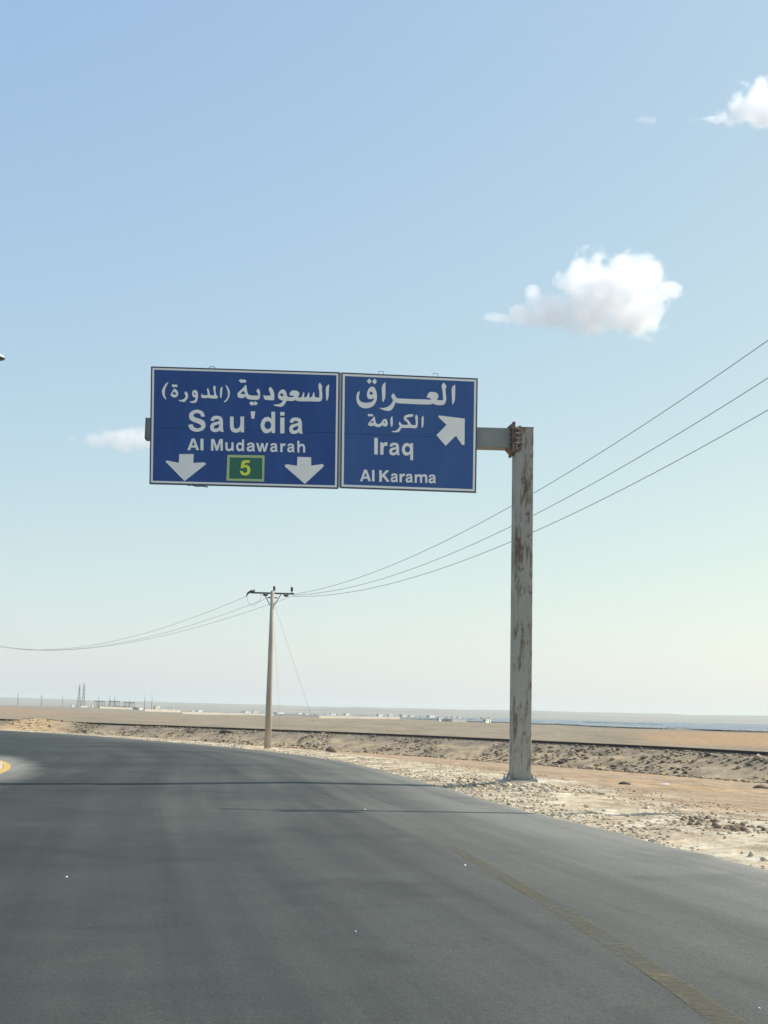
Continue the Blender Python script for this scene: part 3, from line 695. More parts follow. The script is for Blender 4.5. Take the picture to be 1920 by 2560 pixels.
m = MB(); m.prism([PS.pt(*p, .001) for p in inset(po, .012)], DN * .005); plate = m.build('route_plate', M['green'], s1)
frame_mesh(po, pi_, .0065, .010, 'plate_border', M['plate_border'], plate)
outlines('numeral', fp_, [[(690,425),(970,425),(955,520),(790,515),(770,600),(830,580),(910,600),(970,680),(985,770),(965,870),(900,940),(790,960),(690,930),(640,870),(620,790),(715,795),(740,850),(800,870),(860,830),(880,760),(860,690),(800,660),(750,690),(710,705),(640,690),(660,600)]], plate, M['yellow'], .0068)
ja = [PS.uv(849.5, 931.5), PS.uv(853.8, 931.8), PS.uv(850.4, 1219), PS.uv(845.6, 1219)]
m = MB(); m.prism([PS.pt(*p, -.012) for p in ja], DN * .006); m.build('joint_strip', M['galv'], s1)
# loops along the top edge, and the torn lip at the bottom of the wide sign
def loop_(root, px, py, w, h, square):
    u, v = PS.uv(px, py); pts = []
    if square: pts = [(u - w, v - .03), (u - w, v + h), (u + w, v + h), (u + w, v - .03)]
    else: pts = [(u - w * math.cos(a), v - .01 + h * math.sin(a)) for a in np.linspace(0, math.pi, 9)]
    m = MB(); m.tube([PS.pt(a, b, -.035) for a, b in pts], .007, 6); m.build('lifting_loop', M['trim'], root)
loop_(s1, 530, 921, .075, .06, False); loop_(s2, 952, 936, .055, .075, True); loop_(s2, 1089, 942, .05, .085, True)
m = MB(); lip = [(470, 1212.5), (478, 1211), (492, 1214.5), (505, 1213.8), (520, 1216)]
m.prism([PS.pt(*PS.uv(*p), .0085) for p in lip] + [PS.pt(*PS.uv(x, y + 3.2), .012) for x, y in lip[::-1]], DN * .006); m.build('torn_lip', M['trim'], s1)

# ------------------------------------------------------------------ utility poles and cables
def hit_ground(px, py, y0=20):
    d = ray(px, py); ys = np.linspace(y0, 220, 4000); xs = EYE.x + d.x / d.y * ys; zs = EYE.z + d.z / d.y * ys
    g = ground_z(xs, ys, False); i = int(np.argmax(zs <= g)); return Vector((xs[i], ys[i], float(g[i])))
P1 = hit_ground(669, 1872, 40)
def utility_pole(base, top, cross_dir, label, stays=()):
    root = thing('utility_pole', base, label, 'utility pole')
    H = (Vector(top) - Vector(base)).length; ax = (Vector(top) - Vector(base)).normalized(); b = Vector(base); c = Vector(cross_dir).normalized()
    m = MB(); m.tube([b - ax * .3, b + ax * H * .33, b + ax * H * .66, b + ax * H], [.158, .135, .108, .082], 14); m.build('pole', M['pole'], root, True)
    k = ax.cross(c).normalized(); arm_c = b + ax * (H - .10)
    m = MB(); m.box(arm_c + k * .13, c * .97, k * .028, ax * .036); m.build('crossarm', M['dark_steel'], root, bevel=.006)
    for s in (-1, 1):
        m = MB(); p0 = arm_c + k * .17 + c * (.37 * s) - ax * .04; p1 = b + ax * (H - .60) + c * (.12 * s) + k * .17
        m.tube([p0, p1, b + ax * (H - .61) + k * .13], .021, 6); m.build('brace', M['dark_steel'], root)
    tips = []
    for s, hgt in ((.07, .33), (.86, .31)):
        q = arm_c + k * .13 + c * s; m = MB()
        m.tube([q, q + ax * .12, q + ax * .121, q + ax * .2, q + ax * .26, q + ax * hgt], [.02, .02, .055, .05, .062, .035], 10); m.build('pin_insulator', M['insulator'], root, True); tips.append(q + ax * hgt)
    q = arm_c + k * .13 - c * .84; m = MB()
    m.tube([q + ax * .08, q - c * .12 + ax * .06, q - c * .26 - ax * .03, q - c * .32 - ax * .16], [.04, .055, .045, .02], 8); m.build('strain_insulator', M['insulator'], root, True)
    m = MB(); m.tube([q + ax * .04 + k * .05, q + ax * .14 + k * .05], .055, 8); m.build('clamp', M['dark_steel'], root)
    tips.insert(0, q - c * .32 - ax * .16); tips += [arm_c + k * .13 + c * (.97 - .05 * i) - ax * (.01 + .05 * i) for i in range(3)]
    for s, dz in ((-.30, -.12), (.62, -.12)):
        q2 = arm_c + k * .13 + c * s; m = MB(); m.tube([q2 - c * .13 - ax * .075, q2 - ax * .10, q2 + c * .1 - ax * .075], [.03, .055, .03], 8); m.build('hanging_insulator', M['insulator'], root, True)
    m = MB(); m.tube([tips[0], tips[0] - ax * .30 + c * .10, tips[0] - ax * .42 + c * .32, tips[0] - ax * .20 + c * .62, tips[0] + ax * .12 + c * .66], .008, 5); m.build('jumper_wire', M['cable'], root)
    m = MB(); m.box(b + ax * (H - .30) + k * .12, c * .22, k * .02, ax * .025); m.build('bolt_bar', M['dark_steel'], root)
    for p in stays:
        m = MB(); m.tube([b + ax * (H - .35), p], .0045, 5); m.build('stay_wire', M['cable'], root)
    return root, tips
D1 = P1.y
top1 = at_y(681.5, 1477, D1)
cl, cr = at_y(626, 1480, D1), at_y(737, 1482.5, D1)
cdir = Vector((cr.x - cl.x, 0, 0)) + Vector((0, .15, 0))
st1 = at_y(810, 1792, D1 + 8); st2 = at_y(706, 1800, D1 + 14)
for q in (st1, st2): q.z = gz(q.x, q.y)
pole1, tips1 = utility_pole(P1, top1, cdir, 'tall pale utility pole with a dark crossarm standing at the road bend', (st1, st2))
# the next pole of the line stands to the right of the view and throws its shadow on the road
b2 = Vector((8.9, 22.75, 0)); b2.z = gz(b2.x, b2.y) - .02
def fit_span(tip, end_xy, pts):
    """height along the span: a parabola through the insulator and the measured picture points"""
    T = [0.0]; Z = [tip.z]
    for px, py in pts:
        d = ray(px, py); e = Vector((end_xy[0] - tip.x, end_xy[1] - tip.y)); 
        Mx = np.array([[d.x, -e.x], [d.y, -e.y]]); sv = np.linalg.solve(Mx, np.array([tip.x - EYE.x, tip.y - EYE.y]))
        T.append(sv[1]); Z.append(EYE.z + d.z * sv[0])
    return np.polyfit(T, Z, 2)
right_pts = [[(1336, 1232), (1920, 851)], [(1336, 1287), (1920, 945)], [(1336, 1329), (1920, 1025)]]
ends = []
e_off = Vector((.42, -.9)).normalized()
for k in range(3):
    ex = (b2.x - .22, b2.y + .05); co = fit_span(tips1[3 + k], ex, right_pts[k]); ends.append((ex, co))
ez = [float(np.polyval(co, 1.0)) for _, co in ends]
pole2, tips2 = utility_pole(b2, b2 + Vector((0, 0, max(ez) + .35 - b2.z)), (1, -.25, 0), 'utility pole to the right of the sign, carrying the near ends of the cables')
for h in ez:
    m = MB(); m.tube([(b2.x - .05, b2.y, h), (b2.x - .12, b2.y, h), (b2.x - .121, b2.y, h), (b2.x - .18, b2.y + .02, h), (b2.x - .24, b2.y + .05, h)], [.02, .02, .055, .045, .03], 8); m.build('side_insulator', M['insulator'], pole2)
nm_r = ('uppermost', 'middle', 'lowest')
for k, (ex, co) in enumerate(ends):
    tip = tips1[3 + k]; pts = []
    for t in np.linspace(0, 1, 60): pts.append((tip.x + (ex[0] - tip.x) * t, tip.y + (ex[1] - tip.y) * t, float(np.polyval(co, t))))
    m = MB(); m.tube(pts, .0085, 5); tag(m.build('power_cable', M['cable']), f'{nm_r[k]} of three cables rising to the right behind the sign post', 'power cable', 'power cables right of the utility pole')
far_xy = (-58, 148)
left_pts = [[(422, 1565), (127, 1624)], [(430, 1577), (127, 1625)], [(430, 1584), (127, 1626)]]
for k in range(3):
    tip = tips1[k] if k == 0 else tips1[k] - Vector((0, 0, .42)); ex = (far_xy[0] + (k - 1) * .8, far_xy[1]); co = fit_span(tip, ex, left_pts[k]); pts = []
    for t in np.linspace(0, 1, 60): pts.append((tip.x + (ex[0] - tip.x) * t, tip.y + (ex[1] - tip.y) * t, float(np.polyval(co, t))))
    m = MB(); m.tube(pts, .008, 5); tag(m.build('power_cable', M['cable']), f'{nm_r[k]} of three faint cables sagging away left of the utility pole', 'power cable', 'power cables left of the utility pole')

# ------------------------------------------------------------------ street lamp at the left edge
def street_lamp():
    tip = at_y(12, 895, 31.0); bx, by = tip.x - 2.6, 31.0; bz = gz(bx, by)
    root = thing('street_lamp', (bx, by, bz), 'street lamp whose pale head just shows at the left edge above the road', 'street lamp')
    top = tip.z - .05
    m = MB(); m.tube([(bx, by, bz - .1), (bx, by, bz + 3), (bx, by, top - .7)], [.10, .085, .06], 12); m.build('lamp_post', M['galv'], root, True)
    m = MB(); m.tube([(bx, by, top - .7), (bx + .15, by, top - .3), (bx + .6, by, top - .08), (tip.x - .7, by, top)], [.055, .05, .04, .035], 10); m.build('lamp_arm', M['galv'], root, True)
    L = []; n = 12; prof = [(-.78, .03, .02), (-.6, .10, .07), (-.35, .16, .12), (-.12, .15, .105), (-.03, .10, .05), (0, .03, .01)]
    m = MB()
    for dx, w, h in prof:
        for k in range(n + 1):
            a = math.pi * k / n; L.append((tip.x + dx, by + w * math.cos(a), tip.z + h * math.sin(a)))
    q = n + 1
    m.add(L, [(i * q + k, i * q + k + 1, (i + 1) * q + k + 1, (i + 1) * q + k) for i in range(len(prof) - 1) for k in range(n)]); m.build('lamp_housing', M['lamp'], root, True)
    m = MB(); L = []
    for dx, w, h in prof: L += [(tip.x + dx, by - w * .97, tip.z - .002), (tip.x + dx, by - w * .5, tip.z - .03 - h * .25), (tip.x + dx, by + w * .5, tip.z - .03 - h * .25), (tip.x + dx, by + w * .97, tip.z - .002)]
    m.add(L, [(i * 4 + k, i * 4 + (k + 1) % 4, (i + 1) * 4 + (k + 1) % 4, (i + 1) * 4 + k) for i in range(len(prof) - 1) for k in range(4)]); m.build('lamp_lens', M['lens'], root)
street_lamp()

# ------------------------------------------------------------------ stones and litter
def ico(sub, seed, jit=.22, flat=.7):
    bm = bmesh.new(); bmesh.ops.create_icosphere(bm, subdivisions=sub, radius=1.0); r_ = random.Random(seed)
    for v in bm.verts: v.co = v.co * (1 + jit * (r_.random() - .5) * 2); v.co.z *= flat
    V = np.array([v.co[:] for v in bm.verts]); F = np.array([[v.index for v in f.verts] for f in bm.faces]); bm.free(); return V, F
def scatter(name, mat, n, pick, smin, smax, power=2.2):
    x, y = pick(n); z = ground_z(x, y); V, F = ico(1, 4, .34, .8); n = len(x)
    s = smin + (smax - smin) * rng.random(n) ** power
    a = rng.random(n) * 6.283; sc = np.c_[s * (.7 + .7 * rng.random(n)), s * (.7 + .7 * rng.random(n)), s * (.55 + .5 * rng.random(n))]
    P = V[None] * (1 + .55 * (rng.random((n, len(V), 1)) - .5)) * sc[:, None]
    ca, sa = np.cos(a)[:, None], np.sin(a)[:, None]
    Q = np.stack([P[..., 0] * ca - P[..., 1] * sa + x[:, None], P[..., 0] * sa + P[..., 1] * ca + y[:, None], P[..., 2] + (z + sc[:, 2] * .25)[:, None]], -1)
    FF = (F[None] + (np.arange(n) * len(V))[:, None, None]).reshape(-1, 3)
    tag(link(name, np_mesh(name, Q.reshape(-1, 3), FF), mat), kind='stuff')
def along_edge(i0, i1, dmin, dmax, bias=1.0):
    def f(n):
        i = rng.integers(i0, i1, n * 2); d = dmin + (dmax - dmin) * rng.random(n * 2) ** bias
        p = EDGE_S[i] + EN[i] * d[:, None] + ET[i] * (rng.random(n * 2)[:, None] - .5) * .6
        k = vnoise(p[:, 0] * .8 + 3, p[:, 1] * .5) + .25 * rng.random(n * 2) > .48
        p = p[k][:n]; return p[:, 0], p[:, 1]
    return f
iy = lambda y: int(np.argmin(np.abs(EDGE_S[:, 1] - y)))
scatter('verge_gravel', M['rock_pale'], 8000, along_edge(iy(9), iy(45), -.25, 2.8, 1.2), .005, .030, 3.0)
scatter('verge_gravel', M['rock_tan'], 5500, along_edge(iy(9), iy(48), -.10, 5.5, 1.1), .005, .030, 3)
scatter('verge_gravel', M['rock_pale'], 4000, along_edge(iy(45), iy(100), .05, 2.0, 1.4), .012, .045, 2.5)
def around_post(n):
    a = rng.random(n) * 6.283; r_ = .45 + 1.3 * rng.random(n) ** .9
    return POST.x + r_ * np.cos(a), POST.y + r_ * np.sin(a)
scatter('verge_gravel', M['rock_pale'], 800, around_post, .012, .06, 2.4)
RT, RN = edge_frames(RAIL_S)
def slope_pick(lo, hi, thr):
    def f(n):
        i = rng.integers(0, len(RAIL_S), n * 3); r_ = lo + (hi - lo) * rng.random(n * 3)
        p = RAIL_S[i] + RN[i] * r_[:, None]
        k = (p[:, 1] > 45) & (np.abs(p[:, 0]) < .36 * p[:, 1]) & (vnoise(p[:, 0] * .35, p[:, 1] * .3) + .2 * rng.random(n * 3) > thr)
        p = p[k][:n]; return p[:, 0], p[:, 1]
    return f
scatter('slope_rubble', M['rock_dark'], 2000, slope_pick(-8.0, -1.6, .58), .03, .15, 2.6)
scatter('slope_rubble', M['clod'], 2200, slope_pick(-9.0, -1.6, .52), .03, .13, 2.6)
scatter('slope_rubble', M['rock_tan'], 2600, slope_pick(-10, -1.6, .42), .04, .16, 2.4)
scatter('track_ballast', M['rock_dark'], 5000, slope_pick(-1.9, 1.4, .2), .03, .07, 1.5)
def flat_pick(n):
    y = 16 + 70 * rng.random(n); x = y * (-.02 + .36 * rng.random(n)); d = sdist(x, y, EDGE_C); r_ = sdist(x, y, RAIL_C)
    k = (d > 3) & (r_ > 6); return x[k], y[k]
scatter('flat_pebbles', M['rock_tan'], 2500, flat_pick, .015, .07, 3)

ROCK = [None] * 5
def rock(name, x, y, s, mat, label, cat, group=None, sq=(1, 1, 1), sub=2, rot=None):
    k = random.randrange(5)
    if ROCK[k] is None: ROCK[k] = ico(1, 100 + k, .30, .8)
    V, F = ROCK[k]; me = np_mesh(name, V * np.array(sq) * s * (1 + .16 * rng.standard_normal((len(V), 1))), F)
    o = link(name, me, mat, None, (x, y, gz(x, y) + s * sq[2] * .30)); o.rotation_euler = (0, 0, random.random() * 6.28 if rot is None else rot)
    return tag(o, label, cat, group)
rr = random.Random(21)
for k in range(44):
    i = rr.randrange(iy(11), iy(36)); d = .15 + 2.6 * rr.random() ** 1.2
    p = EDGE_S[i] + EN[i] * d
    if math.hypot(p[0] - POST.x, p[1] - POST.y + .25) < .62: continue
    sz = rr.uniform(.030, .068) * (.6 if p[1] < 18 else 1); lab = ('larger' if sz > .048 else 'small') + ' pale limestone rock on the gravel verge ' + ('beyond the sign post' if p[1] > POST.y else 'between the sign post and the dark clods' if p[1] > 18 else 'at the lower right edge of the view')
    rock('limestone_rock', p[0], p[1], sz, M['rock_pale'], lab, 'rock', 'loose limestone rocks on the gravel verge')
for k in range(20):
    a = rr.random() * 6.28; r_ = rr.uniform(.62, 1.5)
    rock('limestone_rock', POST.x + r_ * math.cos(a), POST.y + r_ * math.sin(a), rr.uniform(.03, .065), M['rock_pale'], 'pale limestone rock ' + ('in front of' if math.sin(a) < -.5 else 'behind' if math.sin(a) > .5 else 'to the right of' if math.cos(a) > 0 else 'to the left of') + ' the foot of the sign post', 'rock', 'limestone rocks round the sign post foot')
def g_at(px, py): return hit_ground(px, py, 9)
for k in range(46):
    t = rr.random(); p = g_at(1690 + 260 * t + rr.uniform(-12, 12), 2052 + 34 * t + rr.uniform(-9, 9))
    rock('earth_clod', p.x, p.y, rr.uniform(.025, .055), M['clod'], 'dark brown clod in the ridge of turned earth right of the road', 'earth clod', 'dark earth clods in a ridge right of the road')
for k in range(16):
    p = g_at(1165 + rr.uniform(-35, 45), 1957 + rr.uniform(-10, 12))
    rock('earth_clod', p.x, p.y, rr.uniform(.03, .06), M['clod'], 'brown clod at the asphalt edge just left of the sign post', 'earth clod', 'brown clods left of the sign post')
for px, py, s, mt, lab, sq in ((826, 1881, .30, 'clod', 'single rust brown boulder on the dirt left of the sign post', (1.2, .9, .75)), (787, 1868, .22, 'rock_dark', 'small dark stone beside a pale one near the utility pole', (1, 1, .8)), (797, 1862, .24, 'rock_pale', 'small pale stone beside a dark one near the utility pole', (1, 1, .9)),
                               (1896, 1896, .27, 'rock_tan', 'large grey boulder on the embankment at the right edge of the view', (1.3, 1, .8)), (565, 1834, .45, 'rock_dark', 'flat dark boulder below the railway left of the utility pole', (1.5, 1, .45)), (1560, 1961, .13, 'rock_dark', 'small dark stone on the orange dirt right of the sign post', (1.4, 1, .6)),
                               (1905, 1972, .20, 'clod', 'dark clump on the orange dirt at the right edge of the view', (1.7, 1, .6))):
    p = g_at(px, py); rock('boulder' if 'boulder' in lab else 'stone', p.x, p.y, s, M[mt], lab, 'boulder' if 'boulder' in lab else 'stone', None, sq, rot=.2)
# shred of tyre on the dirt, right of the post
p = g_at(1396, 1911); m = MB(); pts = [Vector((p.x - .42 + .12 * i, p.y + .10 * math.sin(i * 1.1), 0)) for i in range(8)]
for q in pts: q.z = gz(q.x, q.y) + .055
m.tube(pts, [.05, .12, .075, .085, .10, .095, .07, .03], 8); tag(m.build('tyre_shred', M['rubber'], None, True), 'dark brown shred of tyre lying on the dirt right of the sign post', 'tyre shred')
p = g_at(1665, 1963); m = MB(); z0 = gz(p.x, p.y)
m.add([(p.x - .10, p.y, z0 + .01), (p.x + .09, p.y - .03, z0 + .01), (p.x + .10, p.y + .10, z0 + .03), (p.x - .08, p.y + .12, z0 + .035), (p.x, p.y + .05, z0 + .055)], [(0, 1, 4), (1, 2, 4), (2, 3, 4), (3, 0, 4), (0, 3, 2, 1)])
tag(m.build('plastic_scrap', M['plastic']), 'crumpled white plastic scrap on the orange dirt right of the sign post', 'litter')
for px, py, s, lab in ((166, 2194, .013, 'white pebble alone on the asphalt at lower left'), (1162, 2166, .016, 'bright white pebble on the asphalt beside the old ochre line'), (889, 2331, .008, 'tiny white pebble on the asphalt low in the middle'), (912, 2025, .016, 'pale pebble on the asphalt on the long pole shadow'), (1898, 2522, .007, 'tiny pale pebble on the asphalt at the lower right corner')):
    x, y = on_road(px, py); o = rock('pebble', x, y, s, M['plastic'], lab, 'pebble', None, (1, .8, .8)); o.location.z = road_z(x, y) + s * .45

# ------------------------------------------------------------------ far plain: buildings, walls, substation, pylons, solar field
def place(px, Y):
    x = (px - 960) / FPX * Y / math.cos(PITCH) * 1.0
    d = ray(px, 1785 + (px - 960) * .0234); x = EYE.x + d.x / d.y * Y
    return x, Y, gz(x, Y)
def building(px0, px1, hpx, Y, mat, label, two=False):
    x0, _, z = place(px0, Y); x1 = place(px1, Y)[0]; h = hpx / FPX * Y; dpt = max(4.0, (x1 - x0) * .7)
    a = R(62); u = Vector((math.cos(a), math.sin(a), 0)); n_ = Vector((math.sin(a), -math.cos(a), 0)); Wd = x1 - x0
    hl, hd = Wd * .78, Wd * .27; c0 = Vector(((x0 + x1) / 2, Y, z))
    root = thing('building', c0, label, 'building', 'white buildings on the far plain')
    m = MB(); m.box(c0 + DZ0 * ((h - .6) / 2), u * hl, n_ * hd, DZ0 * ((h + .6) / 2)); m.build('wall', mat, root)
    m = MB(); m.box(c0 + DZ0 * (h + .12), u * (hl + .15), n_ * (hd + .15), DZ0 * .11); m.build('roof', M['roof'], root)
    n = max(2, min(6, int(hl * 2 / 3.4)))
    for k in range(n):
        c = c0 + u * (hl * (2 * (k + .5) / n - 1)) + n_ * (hd + .012)
        if k == n // 2: m = MB(); m.box(c + DZ0 * (min(2.1, h * .8) / 2), u * .5, n_ * .01, DZ0 * (min(2.1, h * .8) / 2)); m.build('door', M['pylon'], root)
        else: m = MB(); m.box(c + DZ0 * h * .57, u * .5, n_ * .01, DZ0 * h * .14); m.build('window', M['pane'], root)
    m = MB(); m.box(c0 - u * (hl + .012) + DZ0 * h * .57, n_ * .5, u * .01, DZ0 * h * .14); m.build('window', M['pane'], root)
DZ0 = Vector((0, 0, 1))
for a, b, h, Y, mt, lab in (
    (608, 626, 5, 1500, 'wall_white', 'low white building just left of the utility pole on the far plain'), (629, 646, 6, 1520, 'wall_cream', 'cream building nearest the left side of the utility pole'),
    (688, 708, 5, 1450, 'wall_white', 'low white building just right of the utility pole on the far plain'), (741, 757, 5, 1400, 'wall_white', 'second white building right of the utility pole'),
    (823, 838, 5, 1350, 'wall_white', 'white building behind the left end of the right boundary wall'), (860, 873, 6, 1380, 'wall_white', 'small white building behind the middle of the right boundary wall'),
    (942, 955, 7, 1300, 'wall_white', 'tall narrow white building behind the right part of the boundary wall'), (1000, 1016, 7, 1300, 'wall_cream', 'cream building just past the end of the right boundary wall'),
    (1022, 1033, 5, 1350, 'wall_white', 'small white building right of the cream one'), (1051, 1056, 6, 1300, 'wall_white', 'narrow white hut left of the bright white block'),
    (1067, 1085, 7, 1250, 'wall_white', 'bright white block midway between the boundary wall and the sign post'), (1092, 1107, 8, 700, 'wall_white', 'white hut at the left end of the low white shed near the sign post'),
    (1207, 1226, 9, 640, 'wall_white', 'white hut closest to the left of the sign post on the far plain'), (386, 398, 11, 1500, 'wall_cream', 'tall cream block right of the substation masts'),
    (336, 354, 5, 1480, 'wall_white', 'low white building between the substation and the cream block'), (399, 416, 4, 1500, 'wall_white', 'low white building adjoining the tall cream block'),
    (430, 435, 6, 1500, 'wall_white', 'small white hut right of the tall cream block'), (179, 185, 5, 1600, 'wall_white', 'small white hut left of the two large pylons'), (229, 235, 5, 1600, 'wall_white', 'small white hut right of the two large pylons'),
    (1108, 1163, 5, 700, 'roof', 'long low pale shed left of the sign post on the far plain')):
    building(a, b, h, Y, M[mt], lab)
rb = random.Random(31)
for k in range(22):
    px = rb.uniform(470, 1240); w = rb.uniform(5, 13)
    building(px, px + w, rb.uniform(2.5, 5), rb.uniform(1150, 1900), M[rb.choice(('wall_white', 'wall_cream', 'wall_sand'))], 'tiny pale building among the scattered low buildings on the far plain')
def wall_(px0, px1, hpx, Y0, Y1, label, mat='wall_sand'):
    a = Vector(place(px0, Y0)); b = Vector(place(px1, Y1)); h = hpx / FPX * (Y0 + Y1) / 2
    root = thing('boundary_wall', (a + b) / 2, label, 'boundary wall', 'pale boundary walls on the plain')
    d = (b - a).normalized(); nn = Vector((-d.y, d.x, 0)); n = max(3, int((b - a).length / 18))
    for k in range(n):
        p, q = a + (b - a) * (k / n), a + (b - a) * ((k + .985) / n); m = MB()
        m.prism([p - Vector((0, 0, .8)), q - Vector((0, 0, .8)), q + Vector((0, 0, h * .92)), p + Vector((0, 0, h * .92))], nn * .25); m.build('wall_panel', M[mat], root)
    m = MB(); m.prism([a + Vector((0, 0, h * .92 + .003)) - nn * .04, b + Vector((0, 0, h * .92 + .003)) - nn * .04, b + Vector((0, 0, h)) - nn * .04, a + Vector((0, 0, h)) - nn * .04], nn * .33); m.build('coping', M['wall_cream'], root)
wall_(455, 684, 4.6, 800, 1010, 'long pale boundary wall on the plain left of the utility pole')
wall_(798, 1001, 5.6, 690, 880, 'long pale boundary wall on the plain right of the utility pole')
wall_(362, 452, 5, 1050, 1190, 'pale boundary wall below the tall cream block at left')
wall_(202, 219, 4, 1420, 1500, 'short pale wall at the foot of the two large pylons')
wall_(250, 332, 4.5, 1310, 1440, 'pale wall in front of the substation equipment')

def lattice(px, top_px, Y, label, arms=3, spread=.16, group='lattice pylons'):
    x, y, z = place(px, Y); hor = 1785 + (px - 960) * .0234
    H = (hor - top_px) / FPX * Y + EYE.z - z; w0 = H * spread; w1 = H * .02; t = max(.10, H * .006)
    root = thing('pylon', (x, y, z), label, 'pylon', group)
    lv = np.r_[np.linspace(0, .62, 5), np.linspace(.72, 1, 4)]
    wid = lambda f: (w0 * (1 - f / .62) + w1 * 2.2 * (f / .62)) / 2 * 1.0 if f < .62 else (w1 * 2.2 * (1 - (f - .62) / .38) + w1 * .4 * ((f - .62) / .38)) / 2
    cs = ((-1, -1), (1, -1), (1, 1), (-1, 1))
    for sx, sy in cs:
        m = MB(); m.tube([(x + sx * wid(f), y + sy * wid(f), z + H * f) for f in lv], t, 4); m.build('leg', M['pylon'], root)
    m = MB()
    for f0, f1 in zip(lv[:-1], lv[1:]):
        for k in range(4):
            a, b = cs[k], cs[(k + 1) % 4]
            m.tube([(x + a[0] * wid(f0), y + a[1] * wid(f0), z + H * f0), (x + b[0] * wid(f1), y + b[1] * wid(f1), z + H * f1)], t * .6, 4, False)
            m.tube([(x + b[0] * wid(f0), y + b[1] * wid(f0), z + H * f0), (x + a[0] * wid(f1), y + a[1] * wid(f1), z + H * f1)], t * .6, 4, False)
    o = m.build('lacing', M['pylon'], root); o['kind'] = 'stuff'
    for k in range(arms):
        f = .70 + .10 * k; L = H * (.10 - .015 * k); ca = Vector((.55, .83, 0)) * L
        m = MB(); c = Vector((x, y, z + H * f)); m.tube([c - ca, c + Vector((0, 0, H * .02)), c + ca], [t * .6, t * 1.4, t * .6], 4); m.tube([c - ca, c - Vector((0, 0, H * .012)), c + ca], t * .6, 4); m.build('crossarm', M['pylon'], root)
lattice(196.5, 1711, 1700, 'left one of the two large lattice pylons on the plain')
lattice(207.5, 1708, 1780, 'right one of the two large lattice pylons on the plain')
lattice(44, 1731, 3200, 'faint leftmost pylon on the far left skyline', 2, .10, 'faint pylons on the far left skyline')
lattice(103, 1735, 3300, 'faint middle pylon on the far left skyline', 2, .10, 'faint pylons on the far left skyline')
lattice(156, 1739, 3400, 'faint pylon on the skyline nearest the two large pylons', 2, .10, 'faint pylons on the far left skyline')
for px, tp, lab in ((246, 1734, 'leftmost lightning mast over the substation'), (274, 1733, 'second lightning mast from the left over the substation'), (286, 1735, 'third lightning mast from the left over the substation'), (323, 1745, 'shortest lightning mast, over the right half of the substation'), (361, 1735, 'lightning mast second from the right, beyond the substation'), (379, 1735, 'rightmost lightning mast, beside the tall cream block')):
    Y = 1460; x, y, z = place(px, Y); hor = 1785 + (px - 960) * .0234; H = (hor - tp) / FPX * Y + EYE.z - z
    root = thing('lightning_mast', (x, y, z), lab, 'mast', 'lightning masts at the substation')
    m = MB(); m.tube([(x, y, z), (x, y, z + H * .5), (x, y, z + H * .75)], [.42, .34, .22], 6); m.build('mast_pole', M['pylon'], root)
    m = MB(); m.tube([(x, y, z + H * .75), (x, y, z + H)], [.16, .06], 5); m.build('mast_tip', M['pylon'], root)
for a, b, tp, lab in ((236, 257, 1754, 'left steel busbar gantry of the substation'), (272, 295, 1754, 'middle steel busbar gantry of the substation'), (309, 332, 1757, 'right steel busbar gantry of the substation')):
    Y = 1450; x0, y, z = place(a, Y); x1 = place(b, Y)[0]; hor = 1785 + (a - 960) * .0234; H = (hor - tp) / FPX * Y + EYE.z - z
    root = thing('busbar_gantry', ((x0 + x1) / 2, y, z), lab, 'gantry', 'busbar gantries of the substation')
    for s in np.linspace(0, 1, 4):
        xx = x0 + (x1 - x0) * s
        for dy in (0, 9): m = MB(); m.tube([(xx, y + dy, z), (xx, y + dy, z + H)], .22, 5); m.build('column', M['substation'], root)
    for dy in (0, 9): m = MB(); m.abox(x0 - .4, x1 + .4, y + dy - .3, y + dy + .3, z + H + .003, z + H + .8); m.build('beam', M['substation'], root)
for k, (a, b, h) in enumerate(((252, 272, 4.5), (278, 300, 5), (302, 318, 6), (322, 345, 4.5))):
    Y = 1455 + 3 * k; x0, y, z = place(a, Y); x1 = place(b, Y)[0]; H = h / FPX * Y
    nm = ('leftmost', 'second from left', 'third from left', 'rightmost')[k]
    root = thing('transformer', ((x0 + x1) / 2, y, z), f'{nm} grey green transformer block in the substation', 'transformer', 'transformer blocks in the substation')
    m = MB(); m.abox(x0, x1, y, y + 5, z - .3, z + H); m.build('tank', M['substation'], root)
    for s in np.linspace(.12, .88, 5):
        xx = x0 + (x1 - x0) * s; m = MB(); m.tube([(xx, y + 2, z + H), (xx, y + 2, z + H + .5), (xx, y + 2, z + H + 1.1)], [.25, .16, .08], 6); m.build('bushing', M['insulator'], root)

